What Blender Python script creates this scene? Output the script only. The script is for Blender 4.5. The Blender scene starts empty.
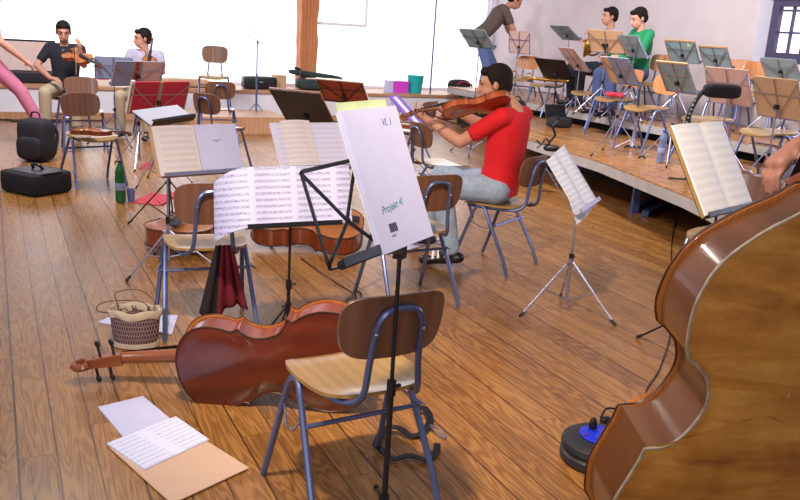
import bpy, math, random
from mathutils import Vector, Matrix
random.seed(7)
V = Vector
rad = math.radians
SC = bpy.context.scene
COL = SC.collection

# ------------------------------------------------------------------ camera
FPX = 830.0
EYE = 1.5
PITCH = math.atan(222.6 / FPX)
ROLL = rad(3.58)
Fw = V((0, math.cos(PITCH), -math.sin(PITCH)))
U0 = V((0, math.sin(PITCH), math.cos(PITCH)))
R0 = V((1, 0, 0))
Rt = math.cos(ROLL) * R0 + math.sin(ROLL) * U0
Up = -math.sin(ROLL) * R0 + math.cos(ROLL) * U0
cd = bpy.data.cameras.new('camera')
cd.sensor_width = 36
cd.lens = 36 * FPX / 800
cd.clip_start = 0.05
cam = bpy.data.objects.new('camera', cd)
COL.objects.link(cam)
M = Matrix((Rt, Up, -Fw)).transposed().to_4x4()
M.translation = V((0, 0, EYE))
cam.matrix_world = M
SC.camera = cam

def ray(px, py):
    return Fw + (px - 400) / FPX * Rt + (250 - py) / FPX * Up
def fl(px, py, z=0.0):                    # a spot on the level z
    r = ray(px, py)
    return V((0, 0, EYE)) + r * ((z - EYE) / r.z)
def at(px, py, d):                        # a spot at distance d into the room
    r = ray(px, py)
    return V((0, 0, EYE)) + r * (d / r.y)

PU = V((-0.445, 0.895, 0)).normalized()   # along the floor boards, towards the window wall
PV = V((0.895, 0.445, 0)).normalized()    # across the boards, towards the stage wall
ROOM = math.atan2(PV.y, PV.x)
def rm(a, b, z=0.0):
    p = PU * a + PV * b
    return V((p.x, p.y, z))

# ------------------------------------------------------------------ materials
class NT:
    def __init__(s, name):
        s.m = bpy.data.materials.new(name)
        s.m.use_nodes = True
        s.t = s.m.node_tree
        s.b = s.t.nodes['Principled BSDF']
    def n(s, typ, **kw):
        nd = s.t.nodes.new(typ)
        for k, v in kw.items():
            if k.startswith('i_'):
                key = k[2:].replace('_', ' ')
                nd.inputs[key].default_value = v
            else:
                setattr(nd, k, v)
        return nd
    def l(s, a, b):
        s.t.links.new(a, b)
    def math(s, op, a, b=None, c=None):
        nd = s.t.nodes.new('ShaderNodeMath')
        nd.operation = op
        for i, v in enumerate((a, b, c)):
            if v is None: continue
            if isinstance(v, (int, float)): nd.inputs[i].default_value = v
            else: s.l(v, nd.inputs[i])
        return nd.outputs[0]
    def mix(s, fac, a, b, typ='MIX'):
        nd = s.t.nodes.new('ShaderNodeMix')
        nd.data_type = 'RGBA'
        nd.blend_type = typ
        for sock, v in ((nd.inputs[0], fac), (nd.inputs[6], a), (nd.inputs[7], b)):
            if isinstance(v, (int, float)): sock.default_value = v
            elif isinstance(v, tuple): sock.default_value = (*v[:3], 1)
            else: s.l(v, sock)
        return nd.outputs[2]
    def ramp(s, fac, stops):
        nd = s.t.nodes.new('ShaderNodeValToRGB')
        cr = nd.color_ramp
        while len(cr.elements) < len(stops): cr.elements.new(0.5)
        for e, (p, c) in zip(cr.elements, stops):
            e.position = p
            e.color = (*c, 1)
        s.l(fac, nd.inputs[0])
        return nd.outputs[0]
    def coord(s, which='Object', scale=(1, 1, 1), rot=(0, 0, 0)):
        tc = s.t.nodes.new('ShaderNodeTexCoord')
        mp = s.t.nodes.new('ShaderNodeMapping')
        mp.inputs['Scale'].default_value = scale
        mp.inputs['Rotation'].default_value = rot
        s.l(tc.outputs[which], mp.inputs[0])
        return mp.outputs[0]
    def noise(s, vec, scale=5, detail=3, rough=.5, dist=0):
        nd = s.n('ShaderNodeTexNoise')
        nd.inputs['Scale'].default_value = scale
        nd.inputs['Detail'].default_value = detail
        nd.inputs['Roughness'].default_value = rough
        nd.inputs['Distortion'].default_value = dist
        s.l(vec, nd.inputs['Vector'])
        return nd.outputs[0]

def srgb(r, g, b):
    return tuple((c / 255 / 12.92 if c / 255 <= .04045 else ((c / 255 + .055) / 1.055) ** 2.4) for c in (r, g, b))

def plain(name, rgb, rough=.5, metal=0.0, coat=0.0, var=.12, scale=14, bump=0.0, spec=.5, trans=0.0):
    t = NT(name)
    c = srgb(*rgb)
    v = t.coord()
    nz = t.noise(v, scale, 4, .6)
    dk = tuple(x * (1 - var) for x in c)
    lt = tuple(min(1, x * (1 + var)) for x in c)
    t.l(t.ramp(nz, [(.3, dk), (.7, lt)]), t.b.inputs['Base Color'])
    t.b.inputs['Roughness'].default_value = rough
    t.b.inputs['Metallic'].default_value = metal
    t.b.inputs['Coat Weight'].default_value = coat
    t.b.inputs['Coat Roughness'].default_value = .08
    t.b.inputs['Specular IOR Level'].default_value = spec
    t.b.inputs['Transmission Weight'].default_value = trans
    if bump:
        bp = t.n('ShaderNodeBump')
        bp.inputs['Strength'].default_value = bump
        bp.inputs['Distance'].default_value = .01
        t.l(nz, bp.inputs['Height'])
        t.l(bp.outputs[0], t.b.inputs['Normal'])
    return t.m

def wood(name, c1, c2, c3, scale=(1, 1, 1), grain=18, rough=.35, coat=0.0, dist=3.0, stretch=(1, .12, 1), coatr=.1, wv=.15):
    t = NT(name)
    v = t.coord('Object', tuple(a * b for a, b in zip(scale, stretch)))
    w = t.n('ShaderNodeTexWave', wave_type='BANDS', bands_direction='X')
    w.inputs['Scale'].default_value = grain
    w.inputs['Distortion'].default_value = dist
    w.inputs['Detail'].default_value = 3
    w.inputs['Detail Scale'].default_value = 1.5
    t.l(v, w.inputs[0])
    n2 = t.noise(v, 3.2, 4, .6)
    f = t.math('ADD', t.math('MULTIPLY', w.outputs[1], wv), t.math('MULTIPLY', n2, 1.05 - wv))
    t.l(t.ramp(f, [(.2, srgb(*c1)), (.52, srgb(*c2)), (.85, srgb(*c3))]), t.b.inputs['Base Color'])
    t.b.inputs['Roughness'].default_value = rough
    t.b.inputs['Coat Weight'].default_value = coat
    t.b.inputs['Coat Roughness'].default_value = coatr
    return t.m

def floor_mat(name, tint=(1, 1, 1), pw=.125, rough=.27):
    t = NT(name)
    v = t.coord('Object')
    sx = t.n('ShaderNodeSeparateXYZ')
    t.l(v, sx.inputs[0])
    x, y = sx.outputs[0], sx.outputs[1]          # x across the boards, y along them
    xi = t.math('DIVIDE', x, pw)
    idx = t.math('FLOOR', xi)
    fx = t.math('FRACT', xi)
    wn = t.n('ShaderNodeTexWhiteNoise', noise_dimensions='1D')
    t.l(idx, wn.inputs['W'])
    yo = t.math('ADD', y, t.math('MULTIPLY', wn.outputs[0], 7.0))
    yi = t.math('DIVIDE', yo, 2.3)
    idy = t.math('FLOOR', yi)
    fy = t.math('FRACT', yi)
    cid = t.math('ADD', t.math('MULTIPLY', idx, 13.7), t.math('MULTIPLY', idy, 5.3))
    wn2 = t.n('ShaderNodeTexWhiteNoise', noise_dimensions='1D')
    t.l(cid, wn2.inputs['W'])
    rnd = wn2.outputs[0]
    cb = t.n('ShaderNodeCombineXYZ')
    t.l(t.math('ADD', t.math('MULTIPLY', x, 1.0), t.math('MULTIPLY', rnd, 31.0)), cb.inputs[0])
    t.l(t.math('MULTIPLY', y, .13), cb.inputs[1])
    t.l(t.math('MULTIPLY', rnd, 9.0), cb.inputs[2])
    base = t.noise(cb.outputs[0], 9.0, 2, .5, .3)
    rings = t.math('SINE', t.math('MULTIPLY', base, 95.0))
    rings = t.math('MULTIPLY_ADD', rings, .5, .5)
    cb2 = t.n('ShaderNodeCombineXYZ')
    t.l(t.math('MULTIPLY', x, 1.0), cb2.inputs[0])
    t.l(t.math('MULTIPLY', y, .03), cb2.inputs[1])
    t.l(rnd, cb2.inputs[2])
    fib = t.noise(cb2.outputs[0], 130.0, 3, .6)
    f = t.math('ADD', t.math('MULTIPLY', rings, .30), t.math('ADD', t.math('MULTIPLY', fib, .45), t.math('MULTIPLY', rnd, .25)))
    c = t.ramp(f, [(.14, srgb(86, 54, 26)), (.45, srgb(138, 92, 46)), (.86, srgb(180, 130, 72))])
    big = t.noise(v, .8, 2, .5)
    c = t.mix(t.math('MULTIPLY', big, .35), c, srgb(146, 96, 54))
    # seams
    gx = t.math('LESS_THAN', t.math('MINIMUM', fx, t.math('SUBTRACT', 1.0, fx)), .024)
    odd = t.math('LESS_THAN', t.math('FRACT', t.math('MULTIPLY', idx, .3334)), .3)
    deep = t.math('MULTIPLY', t.math('LESS_THAN', fx, .045), odd)
    gy = t.math('LESS_THAN', fy, .0018)
    g = t.math('MINIMUM', t.math('ADD', t.math('ADD', t.math('MULTIPLY', gx, .85), deep), t.math('MULTIPLY', gy, .7)), 1.0)
    c = t.mix(t.math('MULTIPLY', g, .82), c, srgb(52, 26, 14))
    c = t.mix(1.0, c, tuple(tint), 'MULTIPLY')
    t.l(c, t.b.inputs['Base Color'])
    t.l(t.math('ADD', t.math('MULTIPLY', fib, .16), rough - .06), t.b.inputs['Roughness'])
    bp = t.n('ShaderNodeBump')
    bp.inputs['Strength'].default_value = .35
    bp.inputs['Distance'].default_value = .004
    t.l(t.math('SUBTRACT', t.math('MULTIPLY', f, .3), g), bp.inputs['Height'])
    t.l(bp.outputs[0], t.b.inputs['Normal'])
    return t.m

def music(name, paper, ink=(70, 66, 95), period=.030, rows0=.02, strength=.75, pages=2, pw=.25, density=.5):
    """printed staves: x across the page, y up the page"""
    t = NT(name)
    v = t.coord('Object')
    sx = t.n('ShaderNodeSeparateXYZ')
    t.l(v, sx.inputs[0])
    x, y = sx.outputs[0], sx.outputs[1]
    fy = t.math('FRACT', t.math('DIVIDE', y, period))
    band = t.math('LESS_THAN', fy, .52)
    line = t.math('LESS_THAN', t.math('FRACT', t.math('DIVIDE', fy, .104)), .34)
    px = t.math('FRACT', t.math('ADD', t.math('DIVIDE', x, pw), 0.0 if pages == 2 else .5))
    edge = t.math('MULTIPLY', t.math('GREATER_THAN', px, .08), t.math('LESS_THAN', px, .93))
    cb = t.n('ShaderNodeCombineXYZ')
    t.l(t.math('MULTIPLY', x, 1.0), cb.inputs[0])
    t.l(t.math('MULTIPLY', y, .7), cb.inputs[1])
    nz = t.noise(cb.outputs[0], 190, 2, .7)
    note = t.math('MULTIPLY', t.math('GREATER_THAN', nz, 1 - density), t.math('LESS_THAN', t.math('ABSOLUTE', t.math('SUBTRACT', fy, .26)), .2))
    f = t.math('MULTIPLY', edge, t.math('MINIMUM', t.math('ADD', t.math('MULTIPLY', t.math('MULTIPLY', band, line), .6), t.math('MULTIPLY', note, .8)), 1.0))
    c = t.mix(t.math('MULTIPLY', f, strength), srgb(*paper), srgb(*ink))
    t.l(c, t.b.inputs['Base Color'])
    t.b.inputs['Roughness'].default_value = .75
    return t.m

def woven(name):
    t = NT(name)
    v = t.coord('Object')
    ck = t.n('ShaderNodeTexBrick')
    ck.inputs['Scale'].default_value = 1
    ck.inputs['Brick Width'].default_value = .011
    ck.inputs['Row Height'].default_value = .022
    ck.inputs['Mortar Size'].default_value = .0010
    ck.inputs['Mortar Smooth'].default_value = 0.0
    ck.inputs['Color1'].default_value = (*srgb(74, 40, 62), 1)
    ck.inputs['Color2'].default_value = (*srgb(70, 40, 62), 1)
    ck.inputs['Mortar'].default_value = (*srgb(168, 146, 132), 1)
    sx = t.n('ShaderNodeSeparateXYZ'); t.l(v, sx.inputs[0])
    cb = t.n('ShaderNodeCombineXYZ'); t.l(sx.outputs[0], cb.inputs[0]); t.l(sx.outputs[2], cb.inputs[1])
    t.l(cb.outputs[0], ck.inputs[0])
    t.l(ck.outputs[0], t.b.inputs['Base Color'])
    t.b.inputs['Roughness'].default_value = .8
    return t.m

def emit(name, rgb, s):
    t = NT(name)
    t.b.inputs['Base Color'].default_value = (*rgb, 1)
    t.b.inputs['Emission Color'].default_value = (*rgb, 1)
    t.b.inputs['Emission Strength'].default_value = s
    return t.m

def basswood(name):
    t = NT(name)
    v = t.coord('Object', (1.1, 6.0, 1))
    n1 = t.noise(v, 2.2, 4, .6, .5)
    v2 = t.coord('Object', (1, 1, 1))
    n2 = t.noise(v2, 5, 5, .65)
    f = t.math('ADD', t.math('MULTIPLY', n1, .6), t.math('MULTIPLY', n2, .4))
    c = t.ramp(f, [(.30, srgb(124, 68, 26)), (.47, srgb(172, 112, 44)), (.62, srgb(198, 142, 66)), (.8, srgb(186, 142, 92))])
    v3 = t.coord('Object', (9, 2.5, 1), (0, 0, .7))
    sc = t.noise(v3, 6, 6, .75, 1.2)
    c = t.mix(t.math('MULTIPLY', t.math('GREATER_THAN', sc, .665), .55), c, srgb(205, 190, 175))
    t.l(c, t.b.inputs['Base Color'])
    t.b.inputs['Roughness'].default_value = .42
    t.b.inputs['Coat Weight'].default_value = .8
    t.b.inputs['Coat Roughness'].default_value = .06
    return t.m

m_floor = floor_mat('floor_boards')
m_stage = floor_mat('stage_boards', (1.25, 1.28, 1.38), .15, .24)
m_wall = plain('white_plaster', (226, 222, 230), .8, var=.04, scale=1.2, bump=.2)
m_wall_r = plain('grey_rose_plaster', (204, 192, 196), .85, var=.09, scale=1.4, bump=.35)
m_reveal = plain('reveal_plaster', (222, 224, 240), .8, var=.03, scale=3)
m_ledge = wood('ledge_wood', (160, 112, 80), (188, 140, 104), (206, 164, 128), grain=5)
m_post = wood('post_timber', (150, 88, 52), (190, 120, 76), (214, 148, 104), grain=6, stretch=(1, 1, .12), rough=.7)
m_white_paint = plain('white_frame_paint', (236, 232, 244), .5, var=.03)
m_pane = emit('milky_pane', (.95, .96, 1.0), 1.3)
m_pane2 = emit('bright_pane', (.90, .90, 1.0), 1.4)
m_pane4 = emit('fill_pane', (.72, .76, 1.0), 9.0)  # strong bluish glow for the added panel out of view
m_leadframe = plain('dark_window_frame', (66, 58, 88), .6)
m_trim = plain('grey_stage_edge', (172, 166, 164), .7, var=.12, scale=6)
m_shade = plain('shade_under_stage', (40, 28, 26), .9)  # near-black tone carries the shade below the open decks
m_tube = plain('blue_grey_tube', (104, 114, 156), .32, metal=.65, var=.06)
m_seat = wood('seat_ply', (132, 98, 52), (160, 124, 68), (180, 146, 88), grain=7, rough=.28, coat=.5)
m_back = wood('backrest_ply', (88, 56, 42), (112, 74, 56), (132, 92, 70), grain=6, stretch=(1, 1, .2), rough=.35, coat=.3)
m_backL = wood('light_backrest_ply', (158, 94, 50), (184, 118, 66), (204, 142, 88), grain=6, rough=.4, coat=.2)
m_black = plain('black_lacquer', (17, 16, 22), .4, var=.2)
m_blackm = plain('matt_black', (24, 22, 26), .8, var=.25)
m_chrome = plain('silver_metal', (176, 176, 200), .28, metal=.85, var=.05)
m_brass = plain('brass', (206, 160, 74), .22, metal=.9, var=.1)
m_cap = plain('rubber_tip', (22, 22, 26), .7)
m_paperW = plain('white_paper', (232, 232, 244), .8, var=.02)
m_paperV = plain('violet_white_paper', (198, 197, 232), .8, var=.03)
m_paperC = plain('cream_paper', (228, 212, 196), .8, var=.03)
m_manila = plain('manila_card', (206, 170, 146), .8, var=.03)
m_mus_near = music('music_print_near', (198, 196, 234), (52, 50, 88), .0275, strength=.8, pw=.19, density=.46)
m_mus_fl = music('music_print_floor', (220, 222, 248), (70, 72, 110), .026, strength=.6, pages=1, pw=.30, density=.42)
m_mus_cr = music('music_print_cream', (226, 214, 214), (96, 84, 100), .038, strength=.6, pw=.25, density=.3)
m_mus_vi = music('music_print_violet', (222, 216, 240), (84, 80, 120), .038, strength=.6, pw=.25, density=.3)
m_mus_br = music('music_print_bright', (250, 246, 250), (150, 120, 110), .040, strength=.5, pw=.25, density=.35)
m_mus_st = music('music_print_steep', (232, 232, 246), (90, 88, 130), .030, strength=.65, pw=.25, density=.4)
m_teal = plain('grey_teal_card', (132, 152, 158), .7, var=.06)
m_greyb = plain('blue_grey_card', (136, 142, 168), .7, var=.06)
m_tan = plain('tan_card', (196, 158, 122), .75, var=.05)
m_pinktan = plain('rose_tan_card', (204, 168, 158), .75, var=.05)
m_red = plain('red_card', (196, 42, 66), .6, var=.06)
m_brownc = plain('brown_leather_card', (146, 78, 50), .5, var=.1)
m_redbr = plain('red_brown_card', (158, 68, 46), .5, var=.1)
m_varnish = wood('cello_varnish', (60, 18, 10), (88, 28, 14), (116, 44, 20), grain=3, rough=.3, coat=.6)
m_varnR = wood('cello_rib_varnish', (84, 32, 18), (124, 54, 30), (152, 80, 50), grain=9, stretch=(1, 1, .3), rough=.25, coat=.8)
m_varnO = wood('orange_varnish', (128, 50, 18), (168, 74, 28), (196, 104, 48), grain=6, rough=.25, coat=.7)
m_spruce = wood('spruce_top', (150, 80, 34), (182, 108, 52), (206, 136, 76), grain=20, rough=.3, coat=.6)
m_bass = basswood('bass_back_varnish')
m_bassrib = wood('bass_rib_varnish', (74, 40, 18), (102, 60, 28), (128, 84, 46), grain=3, stretch=(1, .6, .2), rough=.3, coat=.7)
m_edgepale = plain('worn_pale_edge', (150, 132, 112), .5, var=.3, scale=30)
m_edgedark = plain('dark_edge', (58, 28, 16), .4)
m_ebony = plain('ebony', (26, 20, 24), .35, coat=.2)
m_neck = wood('maple_neck', (104, 50, 28), (132, 70, 40), (152, 90, 58), grain=8, rough=.35, coat=.4)
m_string = plain('string_steel', (170, 168, 176), .3, metal=.8)
m_skin = plain('skin', (206, 150, 128), .55, var=.05)
m_skin2 = plain('tanned_skin', (190, 134, 110), .55, var=.05)
m_skin3 = plain('shaded_skin', (158, 106, 90), .55, var=.05)  # darker copy of the skin, shade on the hand put into its colour
m_hair = plain('dark_hair', (30, 20, 18), .8, var=.3, scale=60, bump=.3, spec=.2)
m_tee_blk = plain('black_cotton', (26, 26, 38), .9, var=.15)
m_tee_wht = plain('white_cotton', (176, 170, 190), .9, var=.04)
m_tee_red = plain('red_cotton', (206, 18, 30), .9, var=.08, scale=6)
m_tee_brn = plain('olive_brown_cotton', (96, 80, 76), .9, var=.06)
m_green = plain('green_jacket', (18, 138, 86), .7, var=.1)
m_khaki = plain('khaki_cotton', (176, 158, 132), .9, var=.06)
m_jeans = plain('light_blue_jeans', (148, 162, 184), .9, var=.16, scale=24)
m_jeansD = plain('dark_blue_jeans', (62, 78, 120), .9, var=.12, scale=24)
m_pink = plain('pink_cotton', (206, 120, 150), .9, var=.06)
m_bag = plain('black_nylon', (34, 30, 38), .85, var=.2, scale=20, bump=.4)
m_bagred = plain('red_nylon', (150, 44, 48), .8)
m_redcloth = plain('dark_red_cloth', (112, 14, 34), .95, var=.2, scale=10)
m_blkcloth = plain('black_cloth', (30, 16, 26), .95, var=.2)
m_magenta = plain('magenta_plastic', (214, 70, 214), .4, var=.03)
m_tealpl = plain('turquoise_plastic', (24, 178, 178), .4, var=.05)
m_bottle = plain('green_bottle_plastic', (24, 120, 62), .12, var=.05, trans=.35)
m_water = plain('clear_bottle_plastic', (150, 170, 220), .1, var=.05, trans=.6)
m_lab = plain('blue_grey_label', (150, 156, 196), .6)
m_bluepl = plain('blue_plastic', (30, 48, 208), .35, var=.05)
m_reel = plain('reel_rubber', (38, 36, 44), .45)
m_weave = woven('basket_weave')
m_linen = plain('beige_linen', (186, 168, 148), .9, var=.06)
m_cord = plain('brown_cord', (104, 74, 52), .8)
m_caseint = plain('tan_case_lining', (226, 196, 186), .9, var=.06)
m_casegrn = plain('green_black_case', (34, 52, 50), .7, var=.3)
m_ledgebl = plain('blue_steel', (70, 84, 140), .4, metal=.4)
m_lamp = plain('metal_white', (230, 230, 235), .3)

# ------------------------------------------------------------------ mesh builder
def catmull(pts, n=6, closed=False):
    pts = [V(p) for p in pts]
    if len(pts) < 3: return pts
    out = []
    N = len(pts)
    segs = N if closed else N - 1
    for i in range(segs):
        p1, p2 = pts[i], pts[(i + 1) % N]
        p0 = pts[i - 1] if (i > 0 or closed) else p1 * 2 - p2
        p3 = pts[(i + 2) % N] if (i + 2 < N or closed) else p2 * 2 - p1
        for k in range(n):
            t = k / n
            out.append(.5 * ((2 * p1) + (p2 - p0) * t + (2 * p0 - 5 * p1 + 4 * p2 - p3) * t * t + (3 * p1 - p0 - 3 * p2 + p3) * t ** 3))
    if not closed: out.append(pts[-1])
    return out

class MB:
    def __init__(s): s.v = []; s.f = []
    def add(s, vs, fs):
        o = len(s.v)
        s.v += [V(p) for p in vs]
        s.f += [tuple(i + o for i in f) for f in fs]
        return s
    def box(s, c, size, mat=None):
        hx, hy, hz = (d / 2 for d in size)
        vs = [V((x, y, z)) for x in (-hx, hx) for y in (-hy, hy) for z in (-hz, hz)]
        if mat is not None: vs = [mat @ p for p in vs]
        vs = [p + V(c) for p in vs]
        return s.add(vs, [(0, 1, 3, 2), (4, 6, 7, 5), (0, 4, 5, 1), (2, 3, 7, 6), (0, 2, 6, 4), (1, 5, 7, 3)])
    def bar(s, a, b, w, h, up=(0, 0, 1)):
        a, b = V(a), V(b)
        d = (b - a).normalized()
        u = V(up)
        x = d.cross(u)
        if x.length < 1e-4: x = d.cross(V((1, 0, 0)))
        x.normalize()
        u = x.cross(d)
        vs = [p + x * sx * w / 2 + u * su * h / 2 for p in (a, b) for sx in (-1, 1) for su in (-1, 1)]
        return s.add(vs, [(0, 1, 3, 2), (4, 6, 7, 5), (0, 4, 5, 1), (2, 3, 7, 6), (0, 2, 6, 4), (1, 5, 7, 3)])
    def tube(s, pts, r, n=8, smooth=0, closed=False, r2=None):
        pts = [V(p) for p in pts]
        if smooth: pts = catmull(pts, smooth, closed)
        N = len(pts)
        vs = []; up = None
        for i, p in enumerate(pts):
            a = pts[i - 1] if (i > 0 or closed) else p
            b = pts[(i + 1) % N] if (i < N - 1 or closed) else p
            d = (b - a)
            d = d.normalized() if d.length > 1e-9 else V((0, 0, 1))
            if up is None:
                up = V((0, 0, 1)) if abs(d.z) < .9 else V((1, 0, 0))
            up = (up - d * up.dot(d))
            up = up.normalized() if up.length > 1e-6 else d.orthogonal().normalized()
            x = d.cross(up)
            rr = r if r2 is None else r + (r2 - r) * i / max(1, N - 1)
            for k in range(n):
                an = 2 * math.pi * k / n
                vs.append(p + (x * math.cos(an) + up * math.sin(an)) * rr)
        fs = []
        for i in range(N if closed else N - 1):
            j = (i + 1) % N
            for k in range(n):
                l = (k + 1) % n
                fs.append((i * n + k, i * n + l, j * n + l, j * n + k))
        if not closed:
            fs.append(tuple(range(n))[::-1])
            fs.append(tuple(range((N - 1) * n, N * n)))
        return s.add(vs, fs)
    def lathe(s, prof, n=20, mat=None, sx=1, sy=1):
        vs = []; fs = []
        for r, z in prof:
            for k in range(n):
                a = 2 * math.pi * k / n
                vs.append(V((r * sx * math.cos(a), r * sy * math.sin(a), z)))
        m = len(prof)
        for i in range(m - 1):
            for k in range(n):
                l = (k + 1) % n
                fs.append((i * n + k, i * n + l, (i + 1) * n + l, (i + 1) * n + k))
        if prof[0][0] > 1e-6: fs.append(tuple(range(n))[::-1])
        if prof[-1][0] > 1e-6: fs.append(tuple(range((m - 1) * n, m * n)))
        if mat is not None: vs = [mat @ p for p in vs]
        return s.add(vs, fs)
    def cap(s, a, b, r1, r2=None, n=12, flat=1.0):
        """tapered capsule"""
        a, b = V(a), V(b)
        r2 = r1 if r2 is None else r2
        d = b - a
        L = d.length
        q = (d if L > 1e-6 else V((0, 0, 1))).to_track_quat('Z', 'Y').to_matrix().to_4x4()
        q.translation = a
        prof = [(0.0001, -r1)] + [(r1 * math.cos(t), r1 * math.sin(t)) for t in (-1.1, -.7, -.35, 0)]
        prof += [(r2 * math.cos(t), L + r2 * math.sin(t)) for t in (0, .35, .7, 1.1)] + [(.0001, L + r2)]
        return s.lathe(prof, n, q, 1, flat)
    def ell(s, c, size, n=16, e=1.0, mat=None):
        """ellipsoid / rounded box when e<1"""
        vs = []; fs = []
        m = n // 2
        sg = lambda x, p: math.copysign(abs(x) ** p, x)
        for i in range(m + 1):
            t = -math.pi / 2 + math.pi * i / m
            for k in range(n):
                a = 2 * math.pi * k / n
                p = V((size[0] / 2 * sg(math.cos(t), e) * sg(math.cos(a), e), size[1] / 2 * sg(math.cos(t), e) * sg(math.sin(a), e), size[2] / 2 * sg(math.sin(t), e)))
                if i in (0, m): p.x *= .02; p.y *= .02
                if mat is not None: p = mat @ p
                vs.append(p + V(c))
        for i in range(m):
            for k in range(n):
                l = (k + 1) % n
                fs.append((i * n + k, i * n + l, (i + 1) * n + l, (i + 1) * n + k))
        fs.append(tuple(range(n))[::-1]); fs.append(tuple(range(m * n, (m + 1) * n)))
        return s.add(vs, fs)
    def slab(s, nu, nv, fn, nrm, th):
        """fn(u,v)->point, nrm(u,v)->unit normal; closed slab of thickness th"""
        vs = []; fs = []
        for sd in (0, 1):
            for j in range(nv + 1):
                for i in range(nu + 1):
                    u, v = i / nu, j / nv
                    vs.append(V(fn(u, v)) + V(nrm(u, v)) * (th * (sd - .5)))
        W = nu + 1; K = W * (nv + 1)
        for j in range(nv):
            for i in range(nu):
                a = j * W + i
                fs.append((a, a + W, a + W + 1, a + 1))
                fs.append((K + a, K + a + 1, K + a + W + 1, K + a + W))
        rim = [(0 * W + i) for i in range(W)] + [j * W + nu for j in range(1, nv + 1)] + [nv * W + i for i in range(nu - 1, -1, -1)] + [j * W for j in range(nv - 1, 0, -1)]
        for i in range(len(rim)):
            a, b = rim[i], rim[(i + 1) % len(rim)]
            fs.append((a, b, K + b, K + a))
        return s.add(vs, fs)
    def prism(s, outline, z0, z1):
        n = len(outline)
        vs = [V((x, y, z0)) for x, y in outline] + [V((x, y, z1)) for x, y in outline]
        fs = [tuple(range(n))[::-1], tuple(range(n, 2 * n))] + [(i, (i + 1) % n, n + (i + 1) % n, n + i) for i in range(n)]
        return s.add(vs, fs)
    def build(s, name, mat, parent=None, loc=None, mw=None, smooth=True, ang=38, mods=()):
        me = bpy.data.meshes.new(name)
        me.from_pydata([tuple(p) for p in s.v], [], s.f)
        me.validate()
        me.materials.append(mat)
        if smooth:
            me.shade_smooth()
            me.set_sharp_from_angle(angle=rad(ang))
        o = bpy.data.objects.new(name, me)
        COL.objects.link(o)
        if parent is not None: o.parent = parent
        if loc is not None: o.location = loc
        if mw is not None: o.matrix_world = mw
        return o

def tag(o, label=None, cat=None, group=None, kind=None):
    if label: o['label'] = label
    if cat: o['category'] = cat
    if group: o['group'] = group
    if kind: o['kind'] = kind
    return o
def empty(name, loc=(0, 0, 0), rz=0.0, label=None, cat=None, group=None, mw=None):
    o = bpy.data.objects.new(name, None)
    o.empty_display_size = .1
    COL.objects.link(o)
    o.location = loc
    o.rotation_euler = (0, 0, rz)
    if mw is not None: o.matrix_world = mw
    return tag(o, label, cat, group)
def copy_tree(o, parent=None):
    c = o.copy()
    COL.objects.link(c)
    c.parent = parent
    for ch in list(o.children): copy_tree(ch, c)
    return c
def frame(p, x, y, z):
    m = Matrix((V(x), V(y), V(z))).transposed().to_4x4()
    m.translation = V(p)
    return m
RM = Matrix.Rotation(ROOM, 4, 'Z')      # room aligned frame: local x across boards, local y along boards

def struct(o): o['kind'] = 'structure'; return o
def rbox(name, mat, a0, a1, b0, b1, z0, z1, parent=None):
    m = MB().box(((b0 + b1) / 2, (a0 + a1) / 2, (z0 + z1) / 2), (b1 - b0, a1 - a0, z1 - z0))
    o = m.build(name, mat, None, mw=RM.copy(), smooth=False)
    if parent is not None: o.parent = parent
    return o

# ------------------------------------------------------------------ the room
A_L, A_W, B_R, B_L = 12.35, 13.3, 8.25, -4.6
Z1, Z2 = .42, .60
struct(rbox('floor', m_floor, -2.5, A_W + .4, B_L - .3, B_R + .3, -.12, 0))
# window wall: low wall + ledge + timber post + piers and lintel
struct(rbox('wall_back', m_wall, A_L, A_W + .3, B_L, B_R, 0, .41))
struct(rbox('trim_1', m_ledge, A_L - .035, A_W, B_L, B_R, .41, .45))
struct(rbox('baseboard_back', m_ledge, A_L - .03, A_L, B_L, B_R, 0, .09))
def plane_a(px, py, a):
    r = ray(px, py); k = r.dot(PU)
    p = V((0, 0, EYE)); t = (a - p.dot(PU)) / k
    return p + r * t
def b_at(px, py, a): return plane_a(px, py, a).dot(PV)
bw0, bw1 = b_at(-60, 40, A_W), b_at(300, 40, A_W)
bw2 = b_at(314, 40, A_W)
bw3 = B_R - .12
ZT = 3.0
struct(rbox('wall_back', m_wall, A_W, A_W + .3, B_L, bw0, .45, 4.0))
struct(rbox('wall_back', m_wall, A_W, A_W + .3, bw0, B_R, ZT, 4.0))
struct(rbox('wall_back', m_wall, A_W, A_W + .3, bw3, B_R, .45, ZT))
struct(rbox('wall_back', m_wall, A_W, A_W + .3, bw1, bw2, .45, ZT))
for i, (x0, x1) in enumerate(((bw0, bw1), (bw2, bw3))):
    w = empty('window_%d' % (i + 1), tuple(rm(A_W + .1, (x0 + x1) / 2, .45)), ROOM)
    struct(w)
    W = x1 - x0
    MB().box((0, 0, (ZT - .45) / 2), (W, .02, ZT - .45)).build('pane', m_pane, w, smooth=False)
    m = MB()
    for s_ in (-1, 1): m.box((s_ * (W / 2 - .02), -.03, (ZT - .45) / 2), (.04, .04, ZT - .45))
    m.box((0, -.03, ZT - .47), (W, .04, .04)); m.box((0, -.03, .02), (W, .04, .04))
    m.build('window_frame', m_white_paint, w, smooth=False)
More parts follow.
